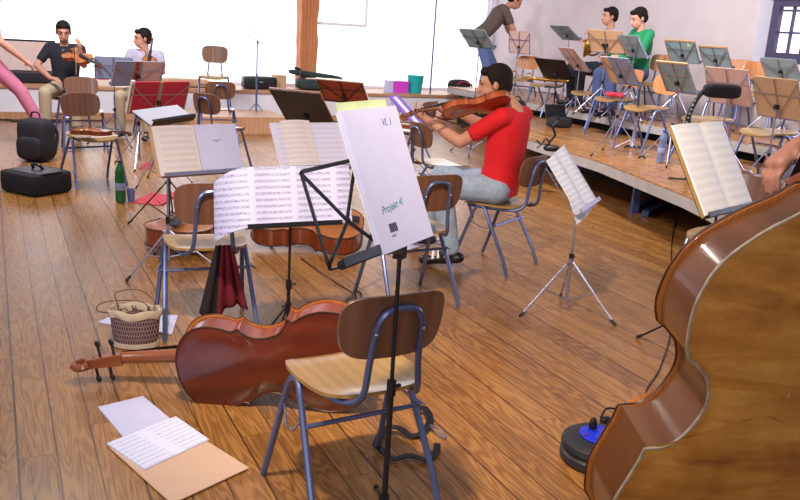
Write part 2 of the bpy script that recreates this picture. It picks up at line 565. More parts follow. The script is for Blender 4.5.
# open casement hung in front of the second window
c0, c1 = plane_a(316, 23, A_W - .15), plane_a(366, 22, A_W - .15)
g = MB()
for z in (c0.z, c0.z + .9):
    g.bar((c0.x, c0.y, z), (c1.x, c1.y, z), .04, .045)
for p in (c0, c1): g.bar((p.x, p.y, c0.z), (p.x, p.y, c0.z + .9), .04, .045)
for t in (.68, .78): q = c0.lerp(c1, t); g.bar((q.x, q.y, c0.z + .05), (q.x, q.y, c0.z + .9), .012, .012)
g.box((c0.lerp(c1, .58).x, c0.lerp(c1, .58).y, c0.z), (.12, .07, .05))
struct(g.build('window_frame', m_white_paint, smooth=False))

# timber post on the ledge
pl, pr = plane_a(297, 60, A_W - .2), plane_a(316, 60, A_W - .2)
pc = (pl + pr) / 2
pw = (pr - pl).length
m = MB()
vs = []; NS = 14
random.seed(3)
for i in range(NS + 1):
    z = .452 + (3.0 - .452) * i / NS
    j = [random.uniform(-.012, .012) for _ in range(4)]
    for k, (sx, sy) in enumerate(((-1, -1), (1, -1), (1, 1), (-1, 1))):
        vs.append((sx * (pw / 2 - .02 + j[k]), sy * (.11 + j[k] / 2), z))
fs = [(i * 4 + k, i * 4 + (k + 1) % 4, (i + 1) * 4 + (k + 1) % 4, (i + 1) * 4 + k) for i in range(NS) for k in range(4)]
fs += [(3, 2, 1, 0), tuple(NS * 4 + k for k in range(4))]
m.add(vs, fs)
post = m.build('timber_post', m_post, loc=(pc.x, pc.y, 0), smooth=False)
post.rotation_euler.z = ROOM
tag(post, 'rough-hewn orange-brown timber post rising from the window ledge', 'post')
# thin rod in front of second window
rb = plane_a(430, 94, A_L + .1); rb.z = .45
rod = MB().tube([(0, 0, 0), (0, 0, 3)], .014, 8).build('thin_rod', m_tube, loc=rb)
tag(rod, 'thin dark vertical rod standing on the ledge beside the turquoise bucket', 'rod')

# right wall with a deep window
aw0, aw1 = 3.5, 7.2
def plane_b(px, py, b):
    r = ray(px, py); k = r.dot(PV); p = V((0, 0, EYE)); t = (b - p.dot(PV)) / k
    return p + r * t
pj = plane_b(750, 70, B_R); a_out = pj.dot(PU)         # outer edge of the reveal
zs = plane_b(757, 72, B_R).z
zs = min(zs, 1.42)
aw1 = a_out
aw0 = aw1 - 1.25
BD = .24                                               # wall thickness
z0w, z1w = 1.36, 2.12
struct(rbox('wall_right', m_wall_r, aw1, A_W + .3, B_R, B_R + BD, 0, 4.0))
struct(rbox('wall_right', m_wall_r, 0.5, aw0, B_R, B_R + BD, 0, 4.0))
struct(rbox('wall_right', m_wall_r, aw0, aw1, B_R, B_R + BD, 0, z0w))
struct(rbox('wall_right', m_wall_r, aw0, aw1, B_R, B_R + BD, z1w, 4.0))
w3 = struct(empty('window_3', tuple(rm((aw0 + aw1) / 2, B_R + BD - .06, z0w)), ROOM))
# splayed white reveal
spl = .07
m = MB()
for (aa, s_) in ((aw1, -1), (aw0, 1)):
    p = [(B_R - .002, aa), (B_R + BD - .05, aa), (B_R + BD - .05, aa + s_ * spl)]
    q = [RM @ V((x, y, 0)) for x, y in p]
    if s_ > 0: q = q[::-1]
    m.prism([(v.x, v.y) for v in q], z0w, z1w)
struct(m.build('trim_2', m_reveal, smooth=False))
gw = (aw1 - aw0) - 2 * spl
hh = z1w - z0w
MB().box((0.03, 0, hh / 2), (.01, gw, hh)).build('pane', m_pane2, w3, smooth=False)
m = MB()
for y in (-gw / 2 + .05, gw / 2 - .05): m.box((-.02, y, hh / 2), (.07, .10, hh))
for z in (.06, hh - .06): m.box((-.02, 0, z), (.068, gw, .12))
m.box((-.02, 0, hh / 2), (.066, .07, hh))
for k in (1, 2): m.box((-.012, 0, .10 + (hh - .2) * k / 2.25), (.04, gw, .022))
for y in (-gw / 2 + .28, -gw / 2 + .46, gw / 2 - .28, gw / 2 - .46): m.box((-.012, y, hh / 2), (.038, .022, hh))
m.build('window_frame', m_leadframe, w3, smooth=False)

w4 = struct(empty('window_4', tuple(rm(4.0, B_R - .02, 1.0)), ROOM))  # unseen glowing panel added to throw bluish light on the stage
MB().box((0, 0, .85), (.012, 1.7, 1.7)).build('pane', m_pane4, w4, smooth=False)
m = MB()
for y in (-.88, 0, .88): m.box((-.01, y, .85), (.05, .07, 1.8))
for z in (-.03, .85, 1.73): m.box((-.01, 0, z), (.048, 1.8, .07))
m.build('window_frame', m_leadframe, w4, smooth=False)
# stage decks
def deck(name, pts, z, th, leg_pts):
    q = [(p[0], p[1]) for p in pts]
    r = empty(name, (q[0][0], q[0][1], 0)); struct(r)
    o = q[0]
    loc = [(x - o[0], y - o[1]) for x, y in q]
    # board top laid in the room direction: mesh kept in room-aligned local axes
    inv = Matrix.Rotation(-ROOM, 4, 'Z')
    l2 = [inv @ V((x, y, 0)) for x, y in loc]
    top = MB().prism([(v.x, v.y) for v in l2], z - .012, z).build('deck_boards', m_stage, r, smooth=False)
    top.rotation_euler.z = ROOM
    MB().prism(loc, z - th, z - .0125).build('deck_edge', m_trim, r, smooth=False)
    for i, (x, y) in enumerate(leg_pts):
        MB().box((x - o[0], y - o[1], (z - th) / 2), (.06, .06, z - th)).build('leg', m_ledgebl, r, smooth=False)
    return r
e2 = 6.75
P1 = [tuple(fl(*p, Z1))[:2] for p in ((800, 250), (685, 195), (600, 161.5), (527, 139), (505, 130))]
far1 = rm(10.6, e2 + .02); P1 += [(far1.x, far1.y)]
near1 = rm(2.2, e2 + .02); P1 += [(near1.x, near1.y)]
P1 = P1[::-1]
deck('stage_deck', P1, Z1, .10, [(2.45, 6.3), (2.1, 7.4), (1.8, 8.6), (2.9, 4.9), (3.3, 6.4), (3.0, 7.4)])
P2 = [rm(2.2, e2), rm(12.2, e2), rm(12.2, B_R - .01), rm(2.2, B_R - .01)]
P2 = [(p.x, p.y) for p in P2][::-1]
deck('stage_deck', P2, Z2, .10, [tuple(rm(a, b))[:2] for a in (3, 5.5, 8, 10.5) for b in (e2 + .12, B_R - .15)])
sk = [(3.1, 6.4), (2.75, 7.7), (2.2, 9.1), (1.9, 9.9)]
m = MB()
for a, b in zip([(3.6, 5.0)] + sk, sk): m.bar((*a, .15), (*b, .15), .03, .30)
struct(m.build('under_deck_shade', m_shade, smooth=False))  # dark sheets stand in for shade beneath the open front deck
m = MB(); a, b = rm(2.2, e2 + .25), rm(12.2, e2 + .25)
m.bar((a.x, a.y, .23), (b.x, b.y, .23), .03, .46); struct(m.build('under_deck_shade', m_shade, smooth=False))  # same painted shade, under the upper deck
# blue steel stage legs lying on the floor under the deck
for (p, q, l) in (((632, 209), (668, 193), 'blue steel stage leg lying under the stage edge, left one of two'),
                  ((645, 214), (684, 196), 'blue steel stage leg lying under the stage edge, right one of two')):
    a, b = fl(*p, .03), fl(*q, .03)
    d = (b - a).normalized() * .75
    o = MB().bar((0, 0, 0), d, .06, .05).build('steel_leg', m_ledgebl, loc=a, smooth=False)
    tag(o, l, 'stage leg', 'loose stage legs')

# ------------------------------------------------------------------ chairs
def make_chair(loc, rz, label, back=None):
    r = empty('chair', loc, rz, label, 'chair', 'wooden shell chairs')
    # seat: rounded ply with rolled front edge
    def prof(x, y):
        return .443 - .010 * math.cos(x / .2 * 1.4) - .030 * max(0, (y - .10) / .11) ** 2 + .014 * max(0, (-y - .08) / .12) ** 2
    n = 14
    vs = []; fs = []
    sg = lambda v, p: math.copysign(abs(v) ** p, v)
    NR, NA = 7, 40
    for sd in (0, 1):
        for i in range(NR + 1):
            k = i / NR
            for j in range(NA):
                a = 2 * math.pi * j / NA
                x, y = sg(math.cos(a), .55), sg(math.sin(a), .55)
                wx = .195 if y > 0 else .195 - .02 * (-y)
                X, Y = x * wx * k, y * .20 * k
                vs.append((X, Y, prof(X, Y) + (0 if sd else -.012)))
    K = (NR + 1) * NA
    for i in range(NR):
        for j in range(NA):
            l = (j + 1) % NA
            fs.append((i * NA + j, i * NA + l, (i + 1) * NA + l, (i + 1) * NA + j))
            fs.append((K + i * NA + j, K + (i + 1) * NA + j, K + (i + 1) * NA + l, K + i * NA + l))
    for j in range(NA):
        l = (j + 1) % NA
        fs.append((NR * NA + j, NR * NA + l, K + NR * NA + l, K + NR * NA + j))
    MB().add(vs, fs).build('seat', m_seat, r)
    # backrest: bent ply
    vs = []; fs = []
    for sd in (0, 1):
        for i in range(NR + 1):
            k = i / NR
            for j in range(NA):
                a = 2 * math.pi * j / NA
                x, z = sg(math.cos(a), .48), sg(math.sin(a), .48)
                wx = .174 if z > 0 else .174 - .014 * abs(z)
                X, Z = x * wx * k, z * .100 * k
                Y = -.245 - .16 * Z + 1.15 * X * X + (.0 if sd else -.011)
                vs.append((X, Y, .670 + Z))
    MB().add(vs, fs := [f[::-1] for f in _cf(NR, NA)]).build('backrest', back or m_back, r)
    # side trestles: front and rear leg joined by a bend under the seat
    for s_ in (-1, 1):
        apex = V((s_ * .185, .03, .425))
        MB().tube([apex + V((0, .0, 0)), apex + V((s_ * .004, .03, -.012)), apex + V((s_ * .008, .05, -.045)), (s_ * .215, .17, .10), (s_ * .22, .205, .006)], .0115, 8).build('leg', m_tube, r)
        MB().tube([apex + V((0, .0, 0)), apex + V((s_ * .004, -.03, -.012)), apex + V((s_ * .008, -.05, -.045)), (s_ * .215, -.18, .10), (s_ * .22, -.215, .006)], .0115, 8).build('leg', m_tube, r)
        t = MB().tube([apex + V((s_ * .012, -.07, -.11)), (s_ * .235, -.07, .30), (s_ * .236, -.02, .295), apex + V((s_ * .012, .07, -.11))], .003, 6)
        t.build('coupling_hook', m_tube, r)
    MB().tube([(-.20, -.09, .315), (.20, -.09, .315)], .008, 8).tube([(-.188, .03, .42), (.188, .03, .42)], .010, 8).build('crossbar', m_tube, r)
    pts = [(-.16, .14, .410), (-.155, -.02, .412), (-.12, -.17, .416), (-.094, -.235, .46), (-.082, -.245, .56), (-.076, -.263, .66), (-.060, -.272, .710), (-.030, -.277, .730)]
    pts = pts + [(-x, y, z) for x, y, z in pts[::-1]]
    MB().tube(pts, .0105, 8, smooth=4).build('back_frame', m_tube, r)
    for p in ((-.076, -.262, .66), (.076, -.262, .66)): MB().ell(p, (.016, .03, .016), 8).build('rivet', m_chrome, r)
    for x in (-.15, .15): MB().ell((x, .15, prof(x, .15) + .001), (.012, .012, .004), 8).build('seat_rivet', m_chrome, r)
    return r
def _cf(NR, NA):
    K = (NR + 1) * NA; fs = []
    for i in range(NR):
        for j in range(NA):
            l = (j + 1) % NA
            fs.append((i * NA + j, i * NA + l, (i + 1) * NA + l, (i + 1) * NA + j))
            fs.append((K + i * NA + j, K + (i + 1) * NA + j, K + (i + 1) * NA + l, K + i * NA + l))
    for j in range(NA):
        l = (j + 1) % NA
        fs.append((NR * NA + j, NR * NA + l, K + NR * NA + l, K + NR * NA + j))
    return fs
chair0 = make_chair((-.123, 2.466, 0), rad(31), 'nearest wooden chair with dark backrest and blue-grey legs, beside the lying cello')
def chair(x, y, deg, label, z=0.0, light=False):
    c = copy_tree(chair0)
    c.location = (x, y, z); c.rotation_euler.z = rad(deg); c['label'] = label
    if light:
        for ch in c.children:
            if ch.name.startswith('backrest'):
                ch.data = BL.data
    return c
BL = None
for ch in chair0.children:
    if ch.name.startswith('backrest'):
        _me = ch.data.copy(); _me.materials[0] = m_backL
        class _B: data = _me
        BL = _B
chair(.63, 5.374, 56.4, 'wooden chair the violist in the red T-shirt sits on')
chair(-2.737, 7.176, 222.6, 'wooden chair with a violin on its seat, behind the green bottle')
chair(-3.47, 8.9, 205, 'wooden chair whose backrest rises just behind the chair with the violin')
chair(-.955, 3.93, 22, 'wooden chair with a dark red cloth hanging from its frame')
chair(.047, 4.504, 30.5, 'empty wooden chair between the white drawing pad and the man in red')
chair(-2.26, 9.9, 20, 'wooden chair facing the windows, directly below the raised chair')
chair(-1.85, 8.3, 330, 'wooden chair with turned backrest left of the brown music folder')
chair(.30, 6.85, 300, 'wooden chair hidden partly behind the left hand of the man in red')
chair(.02, 8.95, 60, 'wooden chair with a violin on its seat, beside the purple booklet')
chair(1.90, 4.75, 140, 'wooden chair half hidden behind the double bass ribs')
S = .32
def seatpos(px, py, z): return fl(px, py, z + .44)
for (px, py, dg, lb, z) in (
    (546, 84, 118, 'stage chair carrying brass instruments behind the black music stand', Z1),
    (590, 92, 118, 'stage chair in front of the dark trousered horn player', Z1),
    (615, 98, 118, 'stage chair with a red cloth lying on its seat', Z1),
    (647, 107, 118, 'empty stage chair right of the upright clarinet', Z1),
    (708, 118, 118, 'stage chair under the rose-tan folder, left of the far right chair', Z1),
    (770, 131, 116, 'stage chair at far right lit white by the window', Z1)):
    p = seatpos(px, py, z)
    chair(p.x, p.y, dg, lb, z, True)
for (px, py, d, dg, lb, z) in (
    (523, 60, 12.9, 150, 'light wooden chair beside the standing man in front of the plaster wall', Z1),
    (660, 78, 10.2, 140, 'light wooden chair on the upper step behind the grey folder stand', Z2),
    (733, 70, 10.1, 140, 'light wooden chair on the upper step right of the two teal folders', Z2),
    (757, 74, 9.4, 150, 'light wooden chair on the upper step below the deep window', Z2),
    (640, 76, 10.35, 104, 'chair the man in the green jacket sits on', Z2),
    (606, 70, 11.6, 100, 'chair the horn player in white shirt sits on', Z2)):
    p = at(px, py, d)
    chair(p.x, p.y, dg, lb, z, True)
# stool-like chair standing on a low podium by the ledge
pp = fl(232, 117, .22)
o = rbox('low_podium', m_ledge, 0, .9, 0, 1.3, 0, .22)
for v in o.data.vertices: v.co.x -= .65; v.co.y -= .45
o.matrix_world = Matrix.Translation((pp.x - .1, pp.y + .45, 0)) @ RM
tag(o, 'low tan wooden podium below the window ledge', 'podium')
q = at(214, 60, pp.y + .4)
pc_ = chair(q.x, pp.y + .4, 190, 'wooden chair raised on the low podium, its back highest against the bright window', .2201)
pc_.scale = (1.0, 1.0, 1.14)

# ------------------------------------------------------------------ music stands
STANDS = {}
NEAR = dict(gr605=.90, st658=.88, tn705=.90, tn753=.90, tl617=.93, tn590=.97, st664=.96, st699=.96)
def make_stand(key, fit, zf, style, metal, label, group='folding music stands', legs=20, offx=0.0, tray=True, hub=.34, spread=.30, basexy=None):
    k_ = NEAR.get(key, 1.0)
    x, y, z, a, t, w, h = fit
    x, y, z, w, h = x * k_, y * k_, EYE + (z - EYE) * k_, w * k_, h * k_
    if t < 0: a += 180; t = -t
    A, T = rad(a), rad(t)
    ac = V((math.cos(A), math.sin(A), 0)); bk = V((-math.sin(A), math.cos(A), 0))
    base = V((x, y, 0)) + ac * offx + bk * .045
    if basexy: base = V((*basexy, 0))
    r = empty('music_stand', (base.x, base.y, zf), A, label, 'music stand', group)
    zb = z - zf
    up = V((0, math.sin(T), math.cos(T))); nn = V((0, -math.cos(T), math.sin(T)))   # local, reader at -y
    dd = V((x, y, 0)) - base
    b = V((dd.dot(ac), dd.dot(bk), zb))                                              # bottom centre of the desk, local
    zt = zb + .10 * math.cos(T)
    piv = V((0, 0, b.z - .035)) if key == 'near' else b + up * .10 - nn * .018
    # pole in two tubes
    mid = zb * .55
    MB().tube([(0, 0, .06), (0, 0, mid)], .009, 8).build('lower_pole', metal, r)
    MB().tube([(0, 0, mid - .03), (0, 0, piv.z - .04), (piv.x * .6, piv.y * .6, piv.z - .015), tuple(piv)], .0062, 8).build('upper_pole', metal, r)
    MB().tube([(0, 0, mid - .03), (0, 0, mid + .015)], .014, 8).tube([(0, 0, mid - .008), (.032, -.01, mid - .008)], .006, 8).build('clamp_knob', m_black, r)
    MB().tube([(0, 0, hub - .03), (0, 0, hub + .02)], .015, 8).tube([(0, 0, hub), (-.03, .01, hub)], .006, 8).build('leg_collar', metal, r)
    for k in range(3):
        an = rad(legs + 120 * k)
        d = V((math.cos(an), math.sin(an), 0))
        lg = MB().tube([d * .012 + V((0, 0, hub)), d * spread + V((0, 0, .012))], .0055, 6)
        lg.tube([d * .010 + V((0, 0, .08)), d * spread * .52 + V((0, 0, .012 + (hub - .012) * .48))], .0045, 6)
        lgo = lg.build('leg', metal, r)
        MB().tube([d * (spread - .02) + V((0, 0, .028)), d * (spread + .012) + V((0, 0, .006))], .0085, 6).build('rubber_foot', m_cap, lgo)
    mb = MB()
    def pt(u, v, n=0.0): return b + V((u, 0, 0)) + up * v - nn * n
    # bracket
    if key == 'near': mb.bar(piv, pt(.03, .004, .006), .022, .018)
    mb.box(tuple(piv), (.032, .026, .034)); mb.build('desk_bracket', m_black, r)
    if tray:
        m = MB()
        m.bar(pt(-w / 2, 0, -.014), pt(w / 2, 0, -.014), .045, .005, up=tuple(up))
        m.bar(pt(-w / 2, .009, -.036), pt(w / 2, .009, -.036), .004, .022, up=tuple(up))
        m.build('tray', metal, r, smooth=False)
    if key == 'near': MB().tube([pt(-w / 2, .004, -.026), pt(-w * .05, .004, -.026)], .0115, 10).build('tray_padding', m_blackm, r)
    if style == 'wire':
        m = MB()
        f = lambda p, q, ww=.008: m.bar(p, q, ww, .003, up=tuple(nn))
        f(pt(0, 0, .006), pt(0, h, .006), .012)
        for s_ in (-1, 1):
            f(pt(0, .02, .009), pt(s_ * w / 2, h * .93, .009))
            f(pt(s_ * w / 2, 0, .006), pt(s_ * w / 2, h * .95, .006))
            f(pt(0, h * .62, .012), pt(s_ * w / 2, h * .62, .012))
        m.build('desk_frame', metal, r, smooth=False)
    elif style == 'scissor':
        m = MB()
        f = lambda p, q, ww=.010: m.bar(p, q, ww, .003, up=tuple(nn))
        f(pt(0, 0, .006), pt(0, h, .006), .014)
        for s_ in (-1, 1):
            f(pt(s_ * w / 2, h, .004), pt(0, h * 1.02, .004)); f(pt(s_ * w / 2, h, .008), pt(s_ * w / 2, 0, .008))
            f(pt(s_ * w / 2, h, .011), pt(s_ * w * .22, h * .42, .011)); f(pt(s_ * w * .22, h * .42, .008), pt(s_ * w / 2, .01, .008)); f(pt(s_ * w * .22, h * .42, .011), pt(0, h * .95, .011)); f(pt(s_ * w * .22, h * .42, .012), pt(0, h * .1, .012))
            m.ell(tuple(pt(s_ * w * .22, h * .42, .008)), (.014, .014, .014), 8)
        m.build('desk_frame', metal, r, smooth=False)
    elif style == 'board':
        MB().slab(1, 1, lambda u, v: pt((u - .5) * w, v * h, .004), lambda u, v: nn, .004).build('desk_plate', metal, r, smooth=False)
    STANDS[key] = dict(b=V((x, y, z)), ac=ac, up=V((0, 0, math.cos(T))) + bk * math.sin(T), nn=bk * -math.cos(T) + V((0, 0, math.sin(T))), w=w, h=h)
    return r
def on_desk(key, name, mat, label, cat, w=None, h=None, th=.006, off=0.0, dx=0.0, dz=0.0, curl=0.0, group=None, pages=None, pmat=None, roll=0.0):
    s = STANDS[key]
    w = w or s['w']; h = h or s['h']
    mw = frame(s['b'] + s['nn'] * (.002 + off + th / 2) + s['ac'] * dx + s['up'] * (dz + .004), s['ac'], s['up'], s['nn'])
    if roll: mw = mw @ Matrix.Rotation(rad(roll), 4, 'Z')
    o = MB().slab(20 if curl else 2, 1, lambda u, v: ((u - .5) * w, v * h, curl * (abs(2 * u - 1) ** .6 * (1 - abs(2 * u - 1)) * 1.6)), lambda u, v: (0, 0, 1), th).build(name, mat, mw=mw, smooth=bool(curl))
    if pages:
        for p in pages:      # (x0,x1,y0,y1,lift)
            MB().slab(1, 1, lambda u, v: (p[0] + (p[1] - p[0]) * u, p[2] + (p[3] - p[2]) * v, th / 2 + p[4]), lambda u, v: (0, 0, 1), .002).build('page', pmat, o, smooth=False)
    tag(o, label, cat, group)
    return o

def last(n): return [o for o in SC.objects if o.name.split('.')[0] == n][-1]
# near black stand with the drawing pad
make_stand('near', (-.043, 2.05, .947, 61, 23, .455, .237), 0, 'scissor', m_black, 'nearest black folding music stand holding the white drawing pad', legs=35, hub=.15, spread=.30, basexy=(0.0, 2.17))
on_desk('near', 'drawing_pad', m_paperV, 'large white drawing pad with handwriting and a barcode, leaning on the nearest black stand', 'drawing pad', w=.266, h=.368, th=.014, dx=.068, off=.024, dz=-.012)
pad = bpy.context.scene.objects['drawing_pad']
tag(None, None) if False else None
MB().slab(1, 1, lambda u, v: ((u - .5) * .262, v * .364, -.009), lambda u, v: (0, 0, 1), .005).build('card_back', m_paperW, pad, smooth=False)
def text_on(parent, txt, x, y, z, size, mat, rot=0, name='handwriting', shear=.3):
    cu = bpy.data.curves.new(name, 'FONT'); cu.body = txt; cu.size = size; cu.extrude = .0004; cu.shear = shear; cu.align_x = 'LEFT'
    cu.materials.append(mat)
    tmp = bpy.data.objects.new(name, cu); COL.objects.link(tmp); me = bpy.data.meshes.new_from_object(tmp); bpy.data.objects.remove(tmp)
    o = bpy.data.objects.new(name, me); COL.objects.link(o); o.parent = parent
    o.location = (x, y, z); o.rotation_euler.z = rad(rot)
    return o
m_ink = plain('green_blue_ink', (70, 130, 150), .6); m_inkb = plain('blue_ink', (70, 90, 170), .6); m_inkk = plain('black_print', (50, 50, 70), .6)
text_on(pad, 'Projekt 4!', -.085, .095, .0072, .028, m_ink, 6)
text_on(pad, 'Vl. 1', .035, .318, .0072, .028, m_inkb, 0)
m = MB()
for i in range(13): m.box((-.072 + i * .0030, .057, .0074), (.0010 + .0010 * (i * 7 % 3), .022, .0006))
m.build('barcode', m_inkk, pad, smooth=False)
text_on(pad, '4 012', -.072, .033, .0072, .010, m_inkk, 0, 'barcode_digits', 0)
m_grnfold = plain('pale_green_card', (178, 192, 150), .8)
on_desk('near', 'green_folder', m_grnfold, 'pale green folder sticking out above the white drawing pad', 'folder', w=.235, h=.386, th=.003, off=.020, dx=.064, dz=-.006)

# stand with the wide spread of printed music
make_stand('spread', (-.480, 3.6, .612, 27.2, 15, .44, .24), 0, 'wire', m_black, 'black music stand rising behind the lying cello, under the widest spread of music', legs=80, hub=.22, spread=.26)
def page_fn(x0, x1, w, h, bend):
    def f(u, v):
        x = x0 + (x1 - x0) * u
        e = max(0.0, (-x - .19))
        return (x + e * e * 1.6, v * h - e * e * 1.7, -5.5 * e * e * (1 - .3 * v) + .012 * math.cos(x * 15) ** 2)
    return f
s = STANDS['spread']
mw = frame(s['b'] + s['nn'] * .016 + s['up'] * .006, s['ac'], s['up'], s['nn'])
o = MB().slab(30, 3, page_fn(-.375, .275, .65, .262, 0), lambda u, v: (0, 0, 1), .003).build('music_sheets', m_mus_near, mw=mw)
tag(o, 'wide spread of three printed music pages curling over the left end of its stand', 'sheet music')

make_stand('d148', (-1.212, 4.9, .574, 41.4, 23.8, .50, .28), 0, 'wire', m_chrome, 'silver music stand left of the chair with the dark red cloth, holding open music', legs=200, hub=.24, spread=.32, offx=-.20)
on_desk('d148', 'music_folder', m_tan, 'open folder, printed cream page left and almost blank page right', 'sheet music', w=.57, h=.305, th=.006, curl=.0)
f = bpy.context.scene.objects['music_folder']
MB().slab(10, 1, lambda u, v: (-.265 + .265 * u, .004 + v * .295, .006 + .012 * math.sin(u * 3.0)), lambda u, v: (0, 0, 1), .003).build('printed_page', m_mus_cr, f)
MB().slab(10, 1, lambda u, v: (.004 + .275 * u, .004 + v * .295, .006 + .012 * math.sin(u * 3.0)), lambda u, v: (0, 0, 1), .003).build('blank_page', m_paperV, f)
MB().box((.13, .20, .0205), (.06, .0025, .0006)).box((.13, .19, .0205), (.03, .0015, .0006)).build('title_line', m_inkk, f, smooth=False)
make_stand('flat', (-1.632, 5.8, .762, 74, 60, .54, .16), 0, 'wire', m_black, 'music stand with desk tipped almost flat under a bright white sheet', legs=100)
on_desk('flat', 'paper_sheet', m_paperW, 'bright white sheet lying on the nearly flat desk in front of the red folder', 'paper', w=.56, h=.165, th=.006)

make_stand('red', (-2.24, 7.4, .640, 46.6, -22.7, .55, .29), 0, 'wire', m_chrome, 'music stand carrying the red folder', legs=20)
on_desk('red', 'music_folder', m_red, 'wide red music folder on a stand, seen from behind', 'folder', th=.012)
f = [o for o in SC.objects if o.name.startswith('music_folder')][-1]
MB().box((0, .146, -.0075), (.035, .29, .003)).build('spine_tape', m_tan, f, smooth=False)
MB().box((.268, .15, .004), (.03, .30, .026)).build('cream_edge', m_paperC, f, smooth=False)
make_stand('violet', (-2.676, 8.2, .795, 48.8, -23.7, .53, .25), 0, 'wire', m_chrome, 'music stand with lavender folder in front of the man in the white shirt', legs=50)
on_desk('violet', 'music_folder', m_greyb, 'lavender folder with a brown middle strip, in front of the man in the white shirt', 'folder', th=.01)
f = [o for o in SC.objects if o.name.startswith('music_folder')][-1]
MB().box((0.02, .125, -.0065), (.05, .25, .003)).build('spine_strip', m_redbr, f, smooth=False)
MB().box((-.14, .125, -.0065), (.22, .246, .002)).build('rose_sheet', m_pinktan, f, smooth=False)
make_stand('greyL', (-3.347, 9.5, .74, 22.7, -15.2, .40, .25), 0, 'wire', m_tube, 'music stand with grey folder between the two seated string players', legs=0)
on_desk('greyL', 'music_folder', m_greyb, 'plain blue-grey folder on the stand between the two seated string players', 'folder', th=.008)
make_stand('sh266', (-.597, 5.6, .526, 32, 37, .52, .35), 0, 'wire', m_chrome, 'music stand behind the widest spread of music, holding cream and violet pages', legs=60)
o = on_desk('sh266', 'music_sheets', m_mus_vi, 'cream page over violet-white pages on the stand left of the drawing pad', 'sheet music', w=.54, h=.36, th=.004)
MB().slab(8, 1, lambda u, v: (-.19 + .22 * u, .0 + v * .375, .004 + .012 * math.sin(u * 3.1)), lambda u, v: (0, 0, 1), .002).build('cream_page', m_mus_cr, o)
make_stand('br267', (-.84, 7.2, .654, -24.3, -45, .49, .40), 0, 'board', m_black, 'music stand holding the large dark brown leather folder', legs=10)
on_desk('br267', 'music_folder', m_brownc, 'large dark brown leather folder on a tilted stand, seen from behind', 'folder', th=.014)
bpy.context.scene.objects  # noqa
make_stand('rb315', (-.609, 8.2, .759, -20.7, -43, .477, .29), 0, 'wire', m_black, 'music stand holding the red-brown folder near the ledge', legs=40)
on_desk('rb315', 'music_folder', m_redbr, 'red-brown folder with pale border on the stand behind the dark brown one', 'folder', th=.01)
f = last('music_folder'); w, h = STANDS['rb315']['w'], STANDS['rb315']['h']
MB().box((0, h - .004, 0), (w + .02, .012, .016)).box((-w / 2 - .004, h / 2, 0), (.012, h, .016)).box((w / 2 + .004, h / 2, 0), (.012, h, .016)).build('pale_border', m_paperC, f, smooth=False)
make_stand('gr458', (.848, 10.5, 1.315, -52.7, -43.9, .468, .283), 0, 'wire', m_tube, 'tall music stand in front of the standing man legs', legs=15)
on_desk('gr458', 'music_folder', m_teal, 'grey-blue folder on the tall stand in front of the standing man', 'folder', th=.008)
STG = [
 ('pk512', (1.625, 13, 1.221, -41, -9, .37, .324), Z1, m_pinktan, 'rose folder on the stand the standing man reaches for', m_tube, 'music stand beside the reaching hand of the standing man'),
 ('bk533', (2.002, 11.5, .955, -48.5, -43.5, .518, .353), Z1, None, '', m_black, 'black solid music stand in front of the brass instruments, back turned to the room'),
 ('br557', (2.208, 11, 1.094, -75, -45, .471, .383), Z1, m_pinktan, 'greyish rose folder on the stand right of the black solid stand', m_chrome, 'music stand with the greyish rose folder, in front of the horn player knees'),
 ('tl550', (2.299, 12.5, 1.471, -65, -54, .463, .301), Z1, m_teal, 'teal-grey folder on the highest stand left of the horn', m_chrome, 'highest music stand left of the horn player'),
 ('tn590', (2.395, 10.5, 1.351, -40, -31, .454, .294), Z2, m_tan, 'tan folder with black clip in front of the horn player chest', m_chrome, 'music stand directly in front of the horn player'),
 ('tl617', (2.783, 10.6, 1.317, -71, -36.5, .458, .305), Z2, m_teal, 'teal-grey folder in front of the man in the green jacket', m_chrome, 'music stand directly in front of the man in the green jacket'),
 ('gr605', (2.277, 9.0, 1.06, -66, -36, .477, .324), Z1, m_greyb, 'blue-grey folder with a tan left edge, below the tan folder', m_chrome, 'stand with blue-grey folder beside the upright clarinet'),
 ('st658', (2.816, 8.8, 1.021, -67, -32, .457, .344), Z1, m_teal, 'teal-grey folder lower than the two teal folders behind it', m_chrome, 'stand in front of the pair of teal folders on the upper step'),
 ('st664', (3.287, 10.3, 1.293, -60.8, -30, .46, .286), Z2, m_teal, 'left teal folder of the pair on the upper step, with a small yellow tag', m_chrome, 'left stand of the pair on the upper step'),
 ('st699', (3.554, 9.9, 1.262, -67.5, -30, .451, .271), Z2, m_teal, 'right teal folder of the pair on the upper step', m_chrome, 'right stand of the pair on the upper step'),
 ('tn705', (3.037, 8.0, .982, -58.9, -23.3, .481, .353), Z1, m_pinktan, 'rose-tan folder behind the bass clarinet', m_chrome, 'stand with the rose-tan folder behind the bass clarinet'),
 ('tl760', (3.934, 9.0, 1.212, -65.9, -35.2, .462, .246), Z2, m_teal, 'teal-grey folder under the deep window', m_chrome, 'stand on the upper step under the deep window'),
 ('tn753', (3.171, 7.2, .943, -66.4, -23.1, .479, .355), Z1, m_tan, 'tan folder nearest the double bass on the stage', m_chrome, 'stand with tan folder nearest the double bass on the stage'),
]
